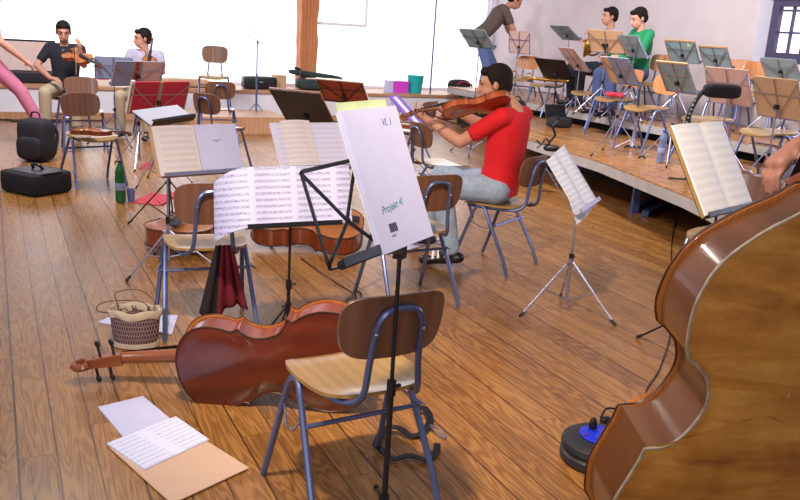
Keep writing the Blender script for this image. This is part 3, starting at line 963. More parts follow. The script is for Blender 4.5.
for i, (k, fit, zf, mat, lb, mt, lb2) in enumerate(STG):
    make_stand(k, fit, zf, 'board' if k == 'bk533' else 'wire', mt, lb2, 'folding music stands', legs=37 * i % 120)
    if mat:
        o = on_desk(k, 'music_folder', mat, lb, 'folder', th=.009)
        w, h = STANDS[k]['w'], STANDS[k]['h']
        side = 1 if k in ('gr605', 'tl617') else 0
        if k in ('gr605',): MB().box((w * .36, h / 2, -.006), (w * .27, h, .003)).build('tan_border', m_tan, o, smooth=False)
        elif k == 'tl617': MB().box((w * .46, h / 2, -.006), (w * .08, h, .003)).build('tan_border', m_tan, o, smooth=False)
        elif k in ('st658', 'st664', 'st699'):
            MB().box((0, h - .004, -.002), (w + .02, .018, .016)).box((w / 2 + .004, h / 2, -.002), (.016, h, .014)).build('tan_border', m_tan, o, smooth=False)
        if k == 'st664': MB().box((-w * .28, h * .8, -.0065), (.045, .045, .003)).build('yellow_tag', m_grnfold, o, smooth=False)
        if k == 'tn590': MB().box((.02, .05, -.012), (.03, .12, .02)).box((.02, .10, -.012), (.08, .025, .018)).build('black_clip', m_black, o, smooth=False)
# silver tripod stand with the steep white music
make_stand('steep', (1.0, 4.45, .605, 65, 38, .44, .31), 0, 'wire', m_chrome, 'silver tripod music stand with steep white music, standing free on the floor', legs=-100, hub=.30, spread=.29, offx=-.02)
s = STANDS['steep']
mw = frame(s['b'] + s['nn'] * .014 + s['up'] * .006, s['ac'], s['up'], s['nn'])
o = MB().slab(16, 8, lambda u, v: ((u - .5) * .44, v * .37 - .05 * (1 - u) , .02 * math.sin(u * math.pi * 2) ** 2 - .10 * max(0, .35 - v) * max(0, .5 - u) * 2), lambda u, v: (0, 0, 1), .003).build('music_sheets', m_mus_st, mw=mw)
tag(o, 'white printed music drooping over the edge of the free-standing silver tripod stand', 'sheet music')
# stand with the wooden board by the bass
make_stand('board', (1.467, 3.7, .776, 45.6, 30.4, .48, .40), 0, 'board', m_black, 'black music stand behind the double bass carrying a wooden board', legs=68, hub=.30, spread=.40)
o = on_desk('board', 'wooden_board', m_seat, 'wooden board on the stand behind the double bass', 'board', w=.50, h=.42, th=.014)
o = on_desk('board', 'music_sheets', m_mus_br, 'glaring bright double page of music on the wooden board behind the double bass', 'sheet music', w=.49, h=.42, th=.006, off=.0145, dz=.006, curl=.018)
# bare thin silver stand by the ledge
def bare_stand(x, y, h, label):
    r = empty('music_stand', (x, y, 0), .3, label, 'music stand', 'bare silver stands')
    MB().tube([(0, 0, .05), (0, 0, h * .6)], .014, 8).tube([(0, 0, h * .6), (0, 0, h)], .010, 8).build('pole', m_tube, r)
    MB().tube([(0, 0, h * .58), (0, 0, h * .62)], .015, 8).build('collar', m_tube, r)
    for k in range(3):
        a = rad(30 + 120 * k); d = V((math.cos(a), math.sin(a), 0))
        MB().tube([V((0, 0, .34)), d * .30 + V((0, 0, .01))], .007, 6).build('leg', m_tube, r)
    MB().tube([(-.16, 0, h + .10), (0, 0, h - .02), (.18, .02, h - .06)], .006, 6).tube([(-.04, 0, h + .16), (.03, 0, h - .08)], .006, 6).build('folded_desk', m_tube, r)
p = fl(256, 127)
bare_stand(p.x, p.y, 1.20, 'thin bare silver music stand with folded desk before the window ledge')

# ------------------------------------------------------------------ string instruments
def outline(kind):
    if kind == 'bass':
        up = [(.228, .660), (.241, .697), (.249, .762), (.244, .83), (.212, .905), (.142, .977), (.075, 1.025), (.037, 1.062), (0, 1.064)]
        lo = [(0, 0), (.12, .006), (.22, .04), (.29, .11), (.31, .18), (.309, .24), (.290, .31), (.276, .36), (.270, .398)]
        c = [(.270, .398), (.213, .41), (.172, .455), (.147, .53), (.160, .595), (.195, .635), (.228, .660)]
    else:
        up = [(.215, .655), (.205, .69), (.225, .745), (.237, .80), (.234, .85), (.205, .915), (.145, .965), (.075, .992), (.03, 1.0), (0, 1.0)]
    if kind != 'bass': lo = [(0, 0), (.10, .004), (.19, .035), (.255, .10), (.285, .18), (.284, .25), (.262, .32), (.238, .365), (.257, .395)]
    if kind != 'bass': c = [(.257, .395), (.215, .41), (.172, .455), (.155, .53), (.165, .59), (.19, .635), (up[0])]
    pts = []
    for seg in (lo, c, up):
        q = catmull([(x, y, 0) for x, y in seg], 5)
        pts += q[(1 if pts else 0):]
    half = [(max(0, p.x), p.y) for p in pts]
    return half + [(-x, y) for x, y in half[-2:0:-1]]
def instrument(kind, cat, label, B, yax, zax, L, dep, mb, mr, mt, group=None, neck=True):
    """B: bottom of the body at mid depth; yax: towards the scroll; zax: out of the front"""
    y = V(yax).normalized(); z = V(zax); z = (z - y * z.dot(y)).normalized(); x = y.cross(z)
    r = empty(kind, mw=frame(B, x, y, z), label=label, cat=cat, group=group)
    tz = (lambda yy: -.24 * L * max(0, yy - .72)) if kind == 'double_bass' else (lambda yy: 0.0)
    ol = outline('bass' if kind == 'double_bass' else 'v')
    n = len(ol); hd = dep / 2
    def plate(sgn, arch, th):
        vs = []; fs = []
        rings = [1.03, 1.03, 1.0, .93, .82, .66, .45, .22, .03]
        hs = [-th, 0, .002 * L, .001 * L, arch * .30, arch * .66, arch * .9, arch, arch]
        ox, oy = 0.0, .52
        for k, h in zip(rings, hs):
            for (px, py) in ol:
                if k > 1:
                    X = px + math.copysign(.007, px) * (abs(px) > .002); Y = py + (.007 if py > .5 else -.007) * (abs(py - .5) > .35)
                else: X = px * k; Y = oy + (py - oy) * k
                vs.append((X * L, Y * L, sgn * (hd + h) + (tz(Y) if sgn > 0 else 0)))
        m = len(rings)
        for i in range(m - 1):
            for j in range(n):
                l = (j + 1) % n
                q = (i * n + j, i * n + l, (i + 1) * n + l, (i + 1) * n + j)
                fs.append(q if sgn > 0 else q[::-1])
        fs.append(tuple(range(n))[::-1] if sgn > 0 else tuple(range(n)))
        e = tuple((m - 1) * n + j for j in range(n)); fs.append(e if sgn > 0 else e[::-1])
        return MB().add(vs, fs)
    big = kind == 'double_bass'
    th = .006 * (L ** .5)
    plate(-1, .010 * L if big else .019 * L, th).build('back_plate', mb, r, ang=50)
    plate(1, .035 * L, th).build('top_plate', mt, r, ang=50)
    vs = [(px * L * .992, .5 * L + (py - .5) * L * .996, s_ * (hd - .0002) + (tz(py) if s_ > 0 else 0)) for s_ in (-1, 1) for (px, py) in ol]
    MB().add(vs, [(j, (j + 1) % n, n + (j + 1) % n, n + j) for j in range(n)]).build('ribs', mr, r, ang=50)
    def ring(k, off): return [((px + math.copysign(.007, px) * (abs(px) > .002)) * L, (py + (.007 if py > .5 else -.007) * (abs(py - .5) > .35)) * L, k + (tz(py) if k > 0 else 0)) for (px, py) in ol]
    er = .0045 * L if big else .005 * L
    MB().tube(ring(-(hd + .0005), 0), er, 6, closed=True).build('back_edge', m_edgepale if big else m_edgedark, r)
    MB().tube(ring(hd + .0005, 0), er, 6, closed=True).build('top_edge', m_edgedark, r)
    # neck, fingerboard, pegbox, scroll
    nl = .36 * L if kind != 'cello' else .37 * L
    nz = hd + (-.085 if big else .035) * L
    w0, w1 = (.026 * L, .020 * L) if big else (.042 * L, .034 * L)
    Y0, Y1 = (1.05 if big else .985) * L, L + nl
    m = MB()
    vs = []
    for (yy, w, zz, t) in ((Y0, w0, hd - .01 * L, .10 * L), (Y0 + .07 * L, w0, nz - .012 * L, .035 * L), (Y1, w1, nz - .005 * L, .028 * L)):
        for k in range(10):
            a = math.pi * k / 9
            vs.append((math.cos(a) * w, yy, zz - math.sin(a) * t))
    fs = [(i * 10 + k, i * 10 + k + 1, (i + 1) * 10 + k + 1, (i + 1) * 10 + k) for i in (0, 1) for k in range(9)]
    fs += [(i * 10, (i + 1) * 10, (i + 1) * 10 + 9, i * 10 + 9) for i in (0, 1)] + [tuple(range(10))[::-1], tuple(range(20, 30))]
    m.add(vs, fs); m.build('neck', m_neck, r)
    m = MB(); vs = []
    for (yy, w, zz) in ((.66 * L, (.032 if big else .062) * L, hd + (.050 if big else .082) * L), (Y1, w1 * 1.02, nz)):
        for k in range(8):
            a = math.pi * k / 7
            vs.append((math.cos(a) * w / 1.0, yy, zz + math.sin(a) * w * .28))
    fs = [(k, k + 1, 8 + k + 1, 8 + k) for k in range(7)] + [(0, 8, 15, 7), tuple(range(8))[::-1], tuple(range(8, 16))]
    m.add(vs, fs); m.build('fingerboard', m_ebony, r)
    pb0, pb1 = Y1, Y1 + .17 * L
    m = MB()
    for s_ in (-1, 1):
        m.bar((s_ * w1 * .8, pb0 - .005 * L, nz - .012 * L), (s_ * w1 * .62, pb1, nz - .045 * L), .012 * L, .05 * L, up=(0, 0, 1))
    m.bar((0, pb0 - .005 * L, nz - .030 * L), (0, pb1, nz - .062 * L), w1 * 1.6, .014 * L)
    # scroll spiral
    cx, cz = pb1 + .035 * L, nz - .055 * L
    sp = []
    for k in range(30):
        t = k / 29; a = -2.6 + t * 9.0; rr = .050 * L * (1 - .72 * t)
        sp.append((0, cx - math.cos(a) * rr * -1, cz + math.sin(a) * rr))
    m.tube(sp, .022 * L, 8, r2=.009 * L)
    m.lathe([(.0, -.034 * L), (.012 * L, -.034 * L), (.012 * L, .034 * L), (0, .034 * L)], 12, Matrix.Translation((0, cx, cz)) @ Matrix.Rotation(math.pi / 2, 4, 'Y'))
    m.build('scroll', m_neck, r)
    for k, s_ in enumerate((-1, 1, -1, 1)):
        yy = pb0 + (.03 + k * .036) * L; zz = nz - .022 * L - k * .006 * L
        pk = MB().tube([(-s_ * w1 * .9, yy, zz), (s_ * .085 * L, yy, zz)], .008 * L, 8)
        pk.ell((s_ * .105 * L, yy, zz), (.045 * L, .032 * L, .014 * L), 12)
        pk.build('peg', m_ebony, r)
    # bridge, tailpiece, strings, f-holes
    bz = hd + .035 * L
    MB().prism([(-.055 * L, 0), (-.03 * L, 0), (-.02 * L, .03 * L), (.02 * L, .03 * L), (.03 * L, 0), (.055 * L, 0), (.045 * L, .06 * L), (.02 * L, .085 * L), (-.02 * L, .085 * L), (-.045 * L, .06 * L)], -.006 * L, .006 * L).build('bridge', m_spruce, r, smooth=False).matrix_local = Matrix.Translation((0, .45 * L, bz - .004 * L)) @ Matrix.Rotation(math.pi / 2, 4, 'X')
    m = MB(); m.bar((0, .03 * L, bz + .01 * L), (0, .30 * L, bz + .045 * L), .09 * L, .014 * L); m.build('tailpiece', m_ebony, r)
    m = MB()
    for k in range(4):
        u = (k - 1.5) * .02 * L
        m.tube([(u, .30 * L, bz + .052 * L), (u * 1.2, .45 * L, bz + .082 * L), (u * .55, Y1, nz + .012 * L), (u * .5, pb0 + .05 * L, nz - .01 * L)], .0016 * L if not big else .0012, 5)
    m.build('strings', m_string, r)
    m = MB()
    for s_ in (-1, 1):
        q = [(s_ * .085 * L, .38 * L, 0), (s_ * .105 * L, .40 * L, 0), (s_ * .098 * L, .44 * L, 0), (s_ * .088 * L, .47 * L, 0), (s_ * .075 * L, .52 * L, 0), (s_ * .06 * L, .55 * L, 0)]
        m.tube([(a, b, hd + .024 * L) for a, b, _ in q], .006 * L, 6, smooth=3)
    m.build('f_holes', m_ebony, r)
    if kind in ('cello', 'double_bass'):
        MB().tube([(0, .01, 0), (0, -.004 * L if big else -.03 * L, 0)], .008, 8).tube([(0, .02, 0), (0, -.006, 0)], .016, 10).build('endpin', m_chrome, r)
    else:
        MB().ell((.07 * L, .03 * L, hd + .05 * L), (.24 * L, .22 * L, .03 * L), 14).build('chin_rest', m_ebony, r)
    return r

# the big bass at the right: fitted standing almost upright
def rotm(rx, ry, rz): return Matrix.Rotation(rz, 3, 'Z') @ Matrix.Rotation(ry, 3, 'Y') @ Matrix.Rotation(rx, 3, 'X')
Rb = Matrix.Rotation(rad(.8), 3, 'Y') @ rotm(-1.729, -3.115, .147)
yb, zb_ = Rb @ V((0, 1, 0)), Rb @ V((0, 0, 1))
Bb = V((.961, 2.135, .004)) + zb_ * .10
instrument('double_bass', 'double bass', 'big golden-brown double bass standing at the right edge, its worn back to the viewer', Bb, yb, zb_, 1.10, .20, m_bass, m_bassrib, m_spruce)
Rc = rotm(-.725, 1.394, .814)
yc, zc = Rc @ V((0, 1, 0)), Rc @ V((0, 0, 1))
yc = (yc + V((0, 0, -.02))).normalized()
Bc = V((-.092, 2.985, .246)) + zc * .0575
CELLO = instrument('cello', 'cello', 'red-brown cello lying on its side in front, back to the viewer, scroll to the left', Bc, yc, zc, .755, .108, m_varnish, m_varnR, m_spruce)
# ------------------------------------------------------------------ more instruments
def lying(px, py, ydir, label, L, kind='cello', cat='cello', dep=None, mats=None, z=0.0, up=1, back=False):
    dep = dep or L * .145
    p = fl(px, py, z)
    p.z = z + dep / 2 + (.04 * L)
    return instrument(kind, cat, label, p, ydir, (0, 0, -1 if back else 1), L, dep, *(mats or (m_varnO, m_varnR, m_spruce)))
p = fl(364, 249)
instrument('cello', 'cello', 'cello lying flat behind the stand with the widest spread of music, ribs to the viewer', (p.x - .02, p.y, .118), (-1, -.03, .03), (.0, -.28, 1), .755, .125, m_varnish, m_varnR, m_spruce)
p = fl(170, 256)
instrument('cello', 'cello', 'cello lying flat behind the chair with the dark red cloth, bottom end to the viewer', (p.x, p.y, .105), (.10, 1, .0), (0, 0, 1), .755, .115, m_varnish, m_varnR, m_spruce)
p = fl(72, 136, .455)
instrument('violin', 'violin', 'orange-brown violin lying on the chair seat behind the green bottle', (p.x, p.y + .06, .492), (1, -.35, .04), (0, 0, 1), .356, .032, m_varnO, m_varnO, m_spruce)
p = at(392, 121, 8.75)
instrument('violin', 'violin', 'violin lying on the seat of the chair beside the purple booklet', (p.x - .05, p.y + .1, .49), (1, -.5, .04), (0, 0, 1), .356, .032, m_varnO, m_varnO, m_spruce)

# ------------------------------------------------------------------ people
m_jeansM = plain('blue_jeans', (92, 112, 160), .9, var=.12, scale=24)
def torso(b, hips, che, nck, shx, k, neck=True):
    path = [(hips - V((0, 0, .05)), .150, .105), (hips + V((0, 0, .04)), .160, .112), (hips.lerp(che, .42), .140, .104), (hips.lerp(che, .8), .155, .112),
            (che + V((0, 0, .04)), .165, .112), (che.lerp(nck, .68), .150, .088), (che.lerp(nck, .92), .085, .066), (nck + V((0, 0, .01)), .058, .058)]
    if not neck: path = path[:-1]
    vs = []; n = 20
    for i, (p, w, d) in enumerate(path):
        ax = (path[min(i + 1, len(path) - 1)][0] - path[max(i - 1, 0)][0]).normalized()
        x = (shx - ax * shx.dot(ax)).normalized(); y = ax.cross(x)
        for q in range(n):
            a = 2 * math.pi * q / n; c, s_ = math.cos(a), math.sin(a)
            vs.append(p + x * math.copysign(abs(c) ** .8, c) * (w + k) + y * math.copysign(abs(s_) ** .9, s_) * (d + k))
    m = len(path)
    fs = [(i * n + q, i * n + (q + 1) % n, (i + 1) * n + (q + 1) % n, (i + 1) * n + q) for i in range(m - 1) for q in range(n)]
    fs += [tuple(range(n))[::-1], tuple((m - 1) * n + q for q in range(n))]
    b.add(vs, fs)
def person(label, loc, yaw, J, skin, top, bottom, shoe, sleeve='short', vox=.010, hair_len=0, s=1.0):
    r = empty('person', loc, rad(yaw), label, 'person')
    j = {k: V(v) for k, v in J.items()}
    f = j.get('face', V((0, 1, 0))).normalized()
    u = V((0, 0, 1)); u = (u - f * u.dot(f)).normalized()
    if 'hup' in j: u = (j['hup'] - f * j['hup'].dot(f)).normalized()
    x = f.cross(u)
    H = frame(j['hd'], x, f, u)
    b = MB()
    hips = (j['hiR'] + j['hiL']) / 2
    b.cap(j['hiR'], j['hiL'], .082)
    shx = (j['shR'] - j['shL']).normalized()
    torso(b, hips, j['che'], j['nck'], shx, -.012)
    b.cap(j['shR'], j['shL'], .045)
    b.cap(j['nck'] - V((0, 0, .02)), j['hd'] - u * .02 - f * .015, .053, .05)
    R3 = H.to_3x3()
    e = lambda c, sz: b.ell(H @ V(c), sz, 18, 1.0, R3)
    e((0, -.012, .025), (.150, .190, .185)); e((0, .030, -.035), (.118, .125, .150)); e((0, .050, -.078), (.075, .075, .06))
    b.cap(H @ V((0, .090, .018)), H @ V((0, .112, -.028)), .009, .014, 8)
    b.cap(H @ V((-.035, .080, .032)), H @ V((.035, .080, .032)), .012)
    b.cap(H @ V((-.018, .090, -.062)), H @ V((.018, .090, -.062)), .010)
    for q in (-1, 1):
        b.ell(H @ V((q * .078, -.005, -.010)), (.022, .036, .062), 10, 1.0, R3)
    for sd in 'RL':
        sg = 1 if sd == 'R' else -1
        sh, el, wr = j['sh' + sd], j['el' + sd], j['wr' + sd]
        b.cap(sh, el, .050, .039); b.cap(el, el.lerp(wr, .35), .040, .040); b.cap(el.lerp(wr, .35), wr, .040, .026)
        d = j.get('hn' + sd, (wr - el)).normalized()
        nr = j.get('pn' + sd, V((0, 0, -1))); nr = (nr - d * nr.dot(d)).normalized()
        sv = d.cross(nr) * sg
        pal = wr + d * .05
        b.cap(wr, pal + d * .03 + sv * .018, .024, .024); b.cap(wr, pal + d * .03 - sv * .018, .024, .022)
        cu = j.get('cu' + sd, V((.5, 0, 0))).x
        for k in range(4):
            base = wr + d * (.088 - abs(k - 1.3) * .004) + sv * (1.5 - k) * .0205
            ln = (.92, 1.05, 1.0, .78)[k]
            d1 = (d + nr * cu * .7).normalized(); d2 = (d + nr * cu * 2.4).normalized()
            p1 = base + d1 * .040 * ln; p2 = p1 + d2 * .040 * ln
            b.cap(base - d * .02, p1, .0105, .0095, 8); b.cap(p1, p2, .0095, .008, 8)
        t0 = wr + d * .028 + sv * .026
        t1 = t0 + (d * .5 + sv * .8 + nr * .45).normalized() * .040
        b.cap(t0, t1, .013, .011, 8); b.cap(t1, t1 + (d * .8 + sv * .15 + nr * .5).normalized() * .032, .011, .009, 8)
        hi, kn, an = j['hi' + sd], j['kn' + sd], j['an' + sd]
        b.cap(hi, kn, .080, .054); b.cap(kn, kn.lerp(an, .35), .054, .054); b.cap(kn.lerp(an, .35), an, .054, .036)
        to = j['to' + sd]
        b.cap(an - V((0, 0, .03)), to, .036, .028)
    def rem(o, v, it=3):
        m = o.modifiers.new('skin', 'REMESH'); m.mode = 'VOXEL'; m.voxel_size = v; m.use_smooth_shade = True
        q = o.modifiers.new('soft', 'SMOOTH'); q.factor = .5; q.iterations = it
        return o
    body = rem(b.build('body', skin, r), vox, 2 if vox < .009 else 3)
    # shirt
    c = MB()
    torso(c, hips, j['che'], j['nck'], shx, .008, False)
    c.cap(j['shR'], j['shL'], .060)
    for sd in 'RL':
        sh, el, wr = j['sh' + sd], j['el' + sd], j['wr' + sd]
        if sleeve == 'short': c.cap(sh, sh.lerp(el, .62), .060, .056)
        else: c.cap(sh, el, .066, .056); c.cap(el, el.lerp(wr, .92), .056, .042)
    rem(c.build('shirt', top, r), max(vox, .011))
    t = MB()
    t.cap(j['hiR'], j['hiL'], .104)
    for sd in 'RL':
        t.cap(j['hi' + sd], j['kn' + sd], .100, .074); t.cap(j['kn' + sd], j['an' + sd] + (j['kn' + sd] - j['an' + sd]).normalized() * .02, .074, .062)
    rem(t.build('trousers', bottom, r), max(vox, .011))
    for sd in 'RL':
        an, to = j['an' + sd], j['to' + sd]
        m = MB(); d = (to - an); d.z = 0; d.normalize()
        heel = an - d * .05; heel.z = an.z - .045
        m.cap(heel, V((to.x, to.y, to.z)), .047, .040, 14, .8)
        m.cap(an - V((0, 0, .02)), an + d * .05 - V((0, 0, .03)), .048, .04)
        rem(m.build('shoe', shoe[0], r), .010)
        if len(shoe) > 1:
            m = MB(); sd_ = V((-d.y, d.x, 0))
            for q in (.03, .075, .11):
                cpt = an + d * q + V((0, 0, .0 - q * .25))
                m.tube([cpt + sd_ * .045 - V((0, 0, .03)), cpt + V((0, 0, .012)), cpt - sd_ * .045 - V((0, 0, .03))], .008, 6, smooth=3)
            m.build('shoe_stripes', shoe[1], r)
    h = MB(); eh = lambda c_, sz: h.ell(H @ V(c_), sz, 20, 1.0, R3)
    eh((0, -.030, .042), (.170, .190, .180)); eh((0, -.055, -.005), (.158, .125, .150)); eh((0, .045, .088), (.135, .075, .060))
    for q in (-1, 1): h.cap(H @ V((q * .070, .018, .05)), H @ V((q * .074, .012, .0)), .014, .008)
    ho = h.build('hair', m_hair, r); rem(ho, .009, 2)
    for q in (-1, 1):
        MB().ell(H @ V((q * .031, .083, .012)), (.015, .010, .008), 10, 1.0, R3).build('eye', m_black, r)
        MB().cap(H @ V((q * .018, .092, .036)), H @ V((q * .046, .082, .038)), .0034).build('eyebrow', m_hair, r)
    MB().cap(H @ V((-.020, .0985, -.062)), H @ V((.020, .0985, -.062)), .0045).build('mouth', m_lips, r)
    return r
m_lips = plain('lips', (168, 84, 80), .5)
def seatedJ(**k):
    J = dict(hiR=(.09, 0, .53), hiL=(-.09, 0, .53), che=(0, .0, .86), nck=(0, .01, 1.03), hd=(0, .04, 1.17),
             shR=(.175, 0, .99), shL=(-.175, 0, .99), elR=(.26, .12, .76), elL=(-.26, .12, .76), wrR=(.16, .34, .72), wrL=(-.16, .34, .72),
             knR=(.16, .42, .50), knL=(-.16, .42, .50), anR=(.17, .40, .10), anL=(-.17, .40, .10), toR=(.19, .56, .035), toL=(-.19, .56, .035))
    J.update(k); return J
# the violist in red
person('man in a red T-shirt and light jeans seated facing left, playing a viola', (.62, 5.36, 0), 66,
       seatedJ(che=(.0, -.03, .88), nck=(0, -.06, 1.05), hd=(-.02, .085, 1.185), face=(-.35, 1, -.22), shR=(.17, -.07, .995), shL=(-.17, -.03, 1.00),
               elL=(-.20, .22, .82), wrL=(-.16, .47, .93), hnL=(.1, .9, .45), pnL=(.5, -.1, .6), cuL=(.7, 0, 0), elR=(.33, .20, .86), wrR=(.16, .42, .98), hnR=(-.5, .6, -.2), pnR=(0, 0, -1),
               knR=(.12, .46, .53), anR=(.14, .56, .11), toR=(.16, .72, .035), knL=(-.25, .30, .53), anL=(-.22, .22, .11), toL=(-.27, .38, .035)),
       m_skin2, m_tee_red, m_jeans, (m_black, m_paperW), 'short', .009)
A = at(508, 100, 5.28); Bq = at(434, 113, 5.18)
instrument('viola', 'viola', 'orange-brown viola held under the chin of the man in red', A, Bq - A, (.1, .5, .85), .43, .040, m_varnO, m_varnO, m_spruce)
def bow(p, q, label):
    p, q = V(p), V(q); L = (q - p).length; y = (q - p).normalized(); z = V((0, 0, 1)); z = (z - y * z.dot(y)).normalized(); x = y.cross(z)
    r = empty('bow', mw=frame(p, x, y, z), label=label, cat='bow', group='bows')
    MB().tube([(0, 0, 0), (0, L * .5, -.008), (0, L, .004)], .0042, 6, smooth=4).tube([(0, L, .004), (0, L + .012, -.018)], .004, 6).build('stick', m_edgedark, r)
    MB().box((0, L * .5, -.018), (.008, L, .0012)).build('bow_hair', m_paperC, r, smooth=False)
    MB().box((0, .04, -.012), (.010, .035, .020)).build('frog', m_ebony, r, smooth=False)
    return r
bow(at(466, 126, 5.45), at(424, 112, 5.05), 'bow held by the man in red')
# left pair
q = at(67, 96, 10.0)
person('man in black T-shirt and khaki trousers seated at left, holding a viola under his chin', (q.x, q.y, .03), 192,
       seatedJ(hd=(.0, .05, 1.175), face=(-.2, 1, -.35), elR=(.30, .10, .78), wrR=(.12, .30, .66), hnR=(-.8, .4, -.1), elL=(-.24, .22, .82), wrL=(-.24, .44, .98), hnL=(0, .3, 1), pnL=(.8, -.2, 0)),
       m_skin2, m_tee_blk, m_khaki, (m_black,))
a = at(68, 52, 9.72); b_ = at(87, 61, 9.5)
instrument('viola', 'viola', 'viola under the chin of the man in the black T-shirt', a, b_ - a, (.0, -.55, .8), .41, .036, m_varnO, m_varnO, m_spruce)
bow(at(75, 80, 9.35), at(74, 46, 9.35), 'bow held upright before the man in the black T-shirt')
def stool(x, y, h, label):
    r = empty('stool', (x, y, 0), .4, label, 'stool', 'round stools')
    MB().lathe([(0, h - .03), (.17, h - .03), (.18, h - .015), (.17, h), (0, h)], 24).build('seat', m_back, r)
    for k in range(4):
        an = rad(45 + 90 * k); d = V((math.cos(an), math.sin(an), 0))
        MB().tube([d * .12 + V((0, 0, h - .03)), d * .21 + V((0, 0, .006))], .011, 8).build('leg', m_tube, r)
    MB().tube([(math.cos(t / 12 * 2 * math.pi) * .165, math.sin(t / 12 * 2 * math.pi) * .165, h * .5) for t in range(12)], .007, 6, closed=True).build('foot_ring', m_tube, r)
    return r
stool(q.x, q.y, .455, 'tall stool under the man in the black T-shirt')
q = at(146, 93, 10.4)
person('man in white polo shirt seated at left, head turned, holding an upright violin', (q.x, q.y, .0), 176,
       seatedJ(hd=(.02, .03, 1.175), face=(.8, .7, -.15), elL=(-.26, .12, .80), wrL=(-.12, .22, .98), hnL=(.3, .1, .9), pnL=(1, .2, 0), elR=(.25, .1, .74)),
       m_skin2, m_tee_wht, m_khaki, (m_black,))
a = at(146, 86, 10.05); b_ = at(151, 52, 10.05)
instrument('violin', 'violin', 'violin held upright before the man in the white polo shirt', a, b_ - a, (.1, -1, .1), .356, .032, m_varnO, m_varnO, m_spruce)
stool(q.x, q.y, .425, 'tall stool under the man in the white polo shirt')
# passer-by at the left edge
q = at(-12, 100, 9.0)
person('person in pink trousers striding past at the left edge, one arm hanging', (q.x, q.y, 0), -60,
       dict(hiR=(.09, 0, .92), hiL=(-.09, 0, .92), che=(0, .03, 1.25), nck=(0, .05, 1.44), hd=(0, .10, 1.58), face=(0, 1, -.3), shR=(.19, .03, 1.38), shL=(-.19, .03, 1.38),
            elR=(.26, .14, 1.10), wrR=(.22, .36, .92), elL=(-.25, -.05, 1.1), wrL=(-.24, .10, .88), knR=(.10, .32, .58), anR=(.10, .50, .22), toR=(.10, .64, .10),
            knL=(-.10, .05, .50), anL=(-.10, -.18, .12), toL=(-.10, -.03, .035)), m_skin, m_tee_wht, m_pink, (m_skin,))
# standing man by the stage
q = at(482, 95, 13.75)
person('man in olive T-shirt and blue jeans standing on the ledge, bending to a music stand', (q.x, q.y, .45), -84,
       dict(hiR=(.09, -.10, .88), hiL=(-.09, -.10, .88), che=(0, .14, 1.18), nck=(0, .25, 1.34), hd=(0, .37, 1.42), face=(0, .8, -.6), shR=(.19, .20, 1.28), shL=(-.19, .24, 1.27),
            elR=(.22, .33, 1.02), wrR=(.18, .42, .78), hnR=(0, .3, -1), elL=(-.22, .34, 1.02), wrL=(-.16, .50, .84), knR=(.10, .02, .48), anR=(.10, -.04, .10), toR=(.11, .12, .035),
            knL=(-.12, .16, .48), anL=(-.12, .26, .10), toL=(-.12, .42, .035)), m_skin2, m_tee_brn, m_jeansM, (m_black,)).scale = (1.1, 1.1, 1.1)
# horn player and the man in green
q = at(608, 60, 11.5)
person('person in white T-shirt and black trousers seated on the upper step, blowing a French horn', (q.x, q.y, Z2), 96,
       seatedJ(hd=(0, .05, 1.20), face=(-.1, 1, -.1), elR=(.27, .10, .78), wrR=(.16, .24, .86), hnR=(-.3, 1, .2), elL=(-.27, .10, .80), wrL=(-.1, .24, .98), hnL=(.3, 1, .1),
               knR=(.18, .44, .50), knL=(-.2, .42, .50)), m_skin2, m_tee_wht, m_tee_blk, (m_black,))
q = at(637, 72, 10.35)
person('man in green jacket and blue jeans seated on the upper step, looking down', (q.x, q.y, Z2), 104,
       seatedJ(hd=(0, .07, 1.17), face=(-.05, 1, -.45), elR=(.25, .14, .74), elL=(-.25, .14, .74)), m_skin, m_green, m_jeansD, (m_black,), 'long')
hr = empty('french_horn', loc=at(587, 45, 10.5), label='brass French horn held by the player in the white T-shirt', cat='horn')
m = MB()
m.lathe([(.15, 0), (.145, .01), (.10, .05), (.06, .10), (.03, .18), (.02, .26)], 24, Matrix.Rotation(rad(100), 4, 'Y') @ Matrix.Rotation(rad(20), 4, 'X'))
m.build('bell', m_brass, hr)
MB().tube([(.10 * math.cos(a) + .08, -.04 + .01 * a, .10 * math.sin(a) - .02) for a in [k * .35 for k in range(34)]], .011, 8).build('tubing', m_brass, hr)
MB().tube([(.12, -.02, .08), (.20, 0, .16), (.26, 0, .20)], .006, 8).build('leadpipe', m_chrome, hr)
# bass player at the right edge
person('bass player at the right edge, only the hand on the double bass in view', (1.40, 2.27, 0), 105,
       dict(hiR=(.09, 0, .95), hiL=(-.09, 0, .95), che=(0, .02, 1.28), nck=(0, .04, 1.50), hd=(0, .08, 1.66), face=(0, 1, -.2), shR=(.19, .02, 1.43), shL=(-.19, .02, 1.43),
            elR=(.27, .08, 1.24), wrR=(.12, .30, 1.25), hnR=(-.1, .75, -.62), pnR=(-.1, -.6, -.6), cuR=(.6, 0, 0), elL=(-.31, .08, 1.15), wrL=(-.27, .30, 1.40), hnL=(.02, .75, .50), pnL=(.1, -.45, -.8), cuL=(.55, 0, 0),
            knR=(.12, .05, .50), anR=(.13, 0, .10), toR=(.14, .16, .035), knL=(-.12, .05, .50), anL=(-.13, 0, .10), toL=(-.14, .16, .035)),
       m_skin3, m_tee_brn, m_tee_blk, (m_black,), 'short', .006)

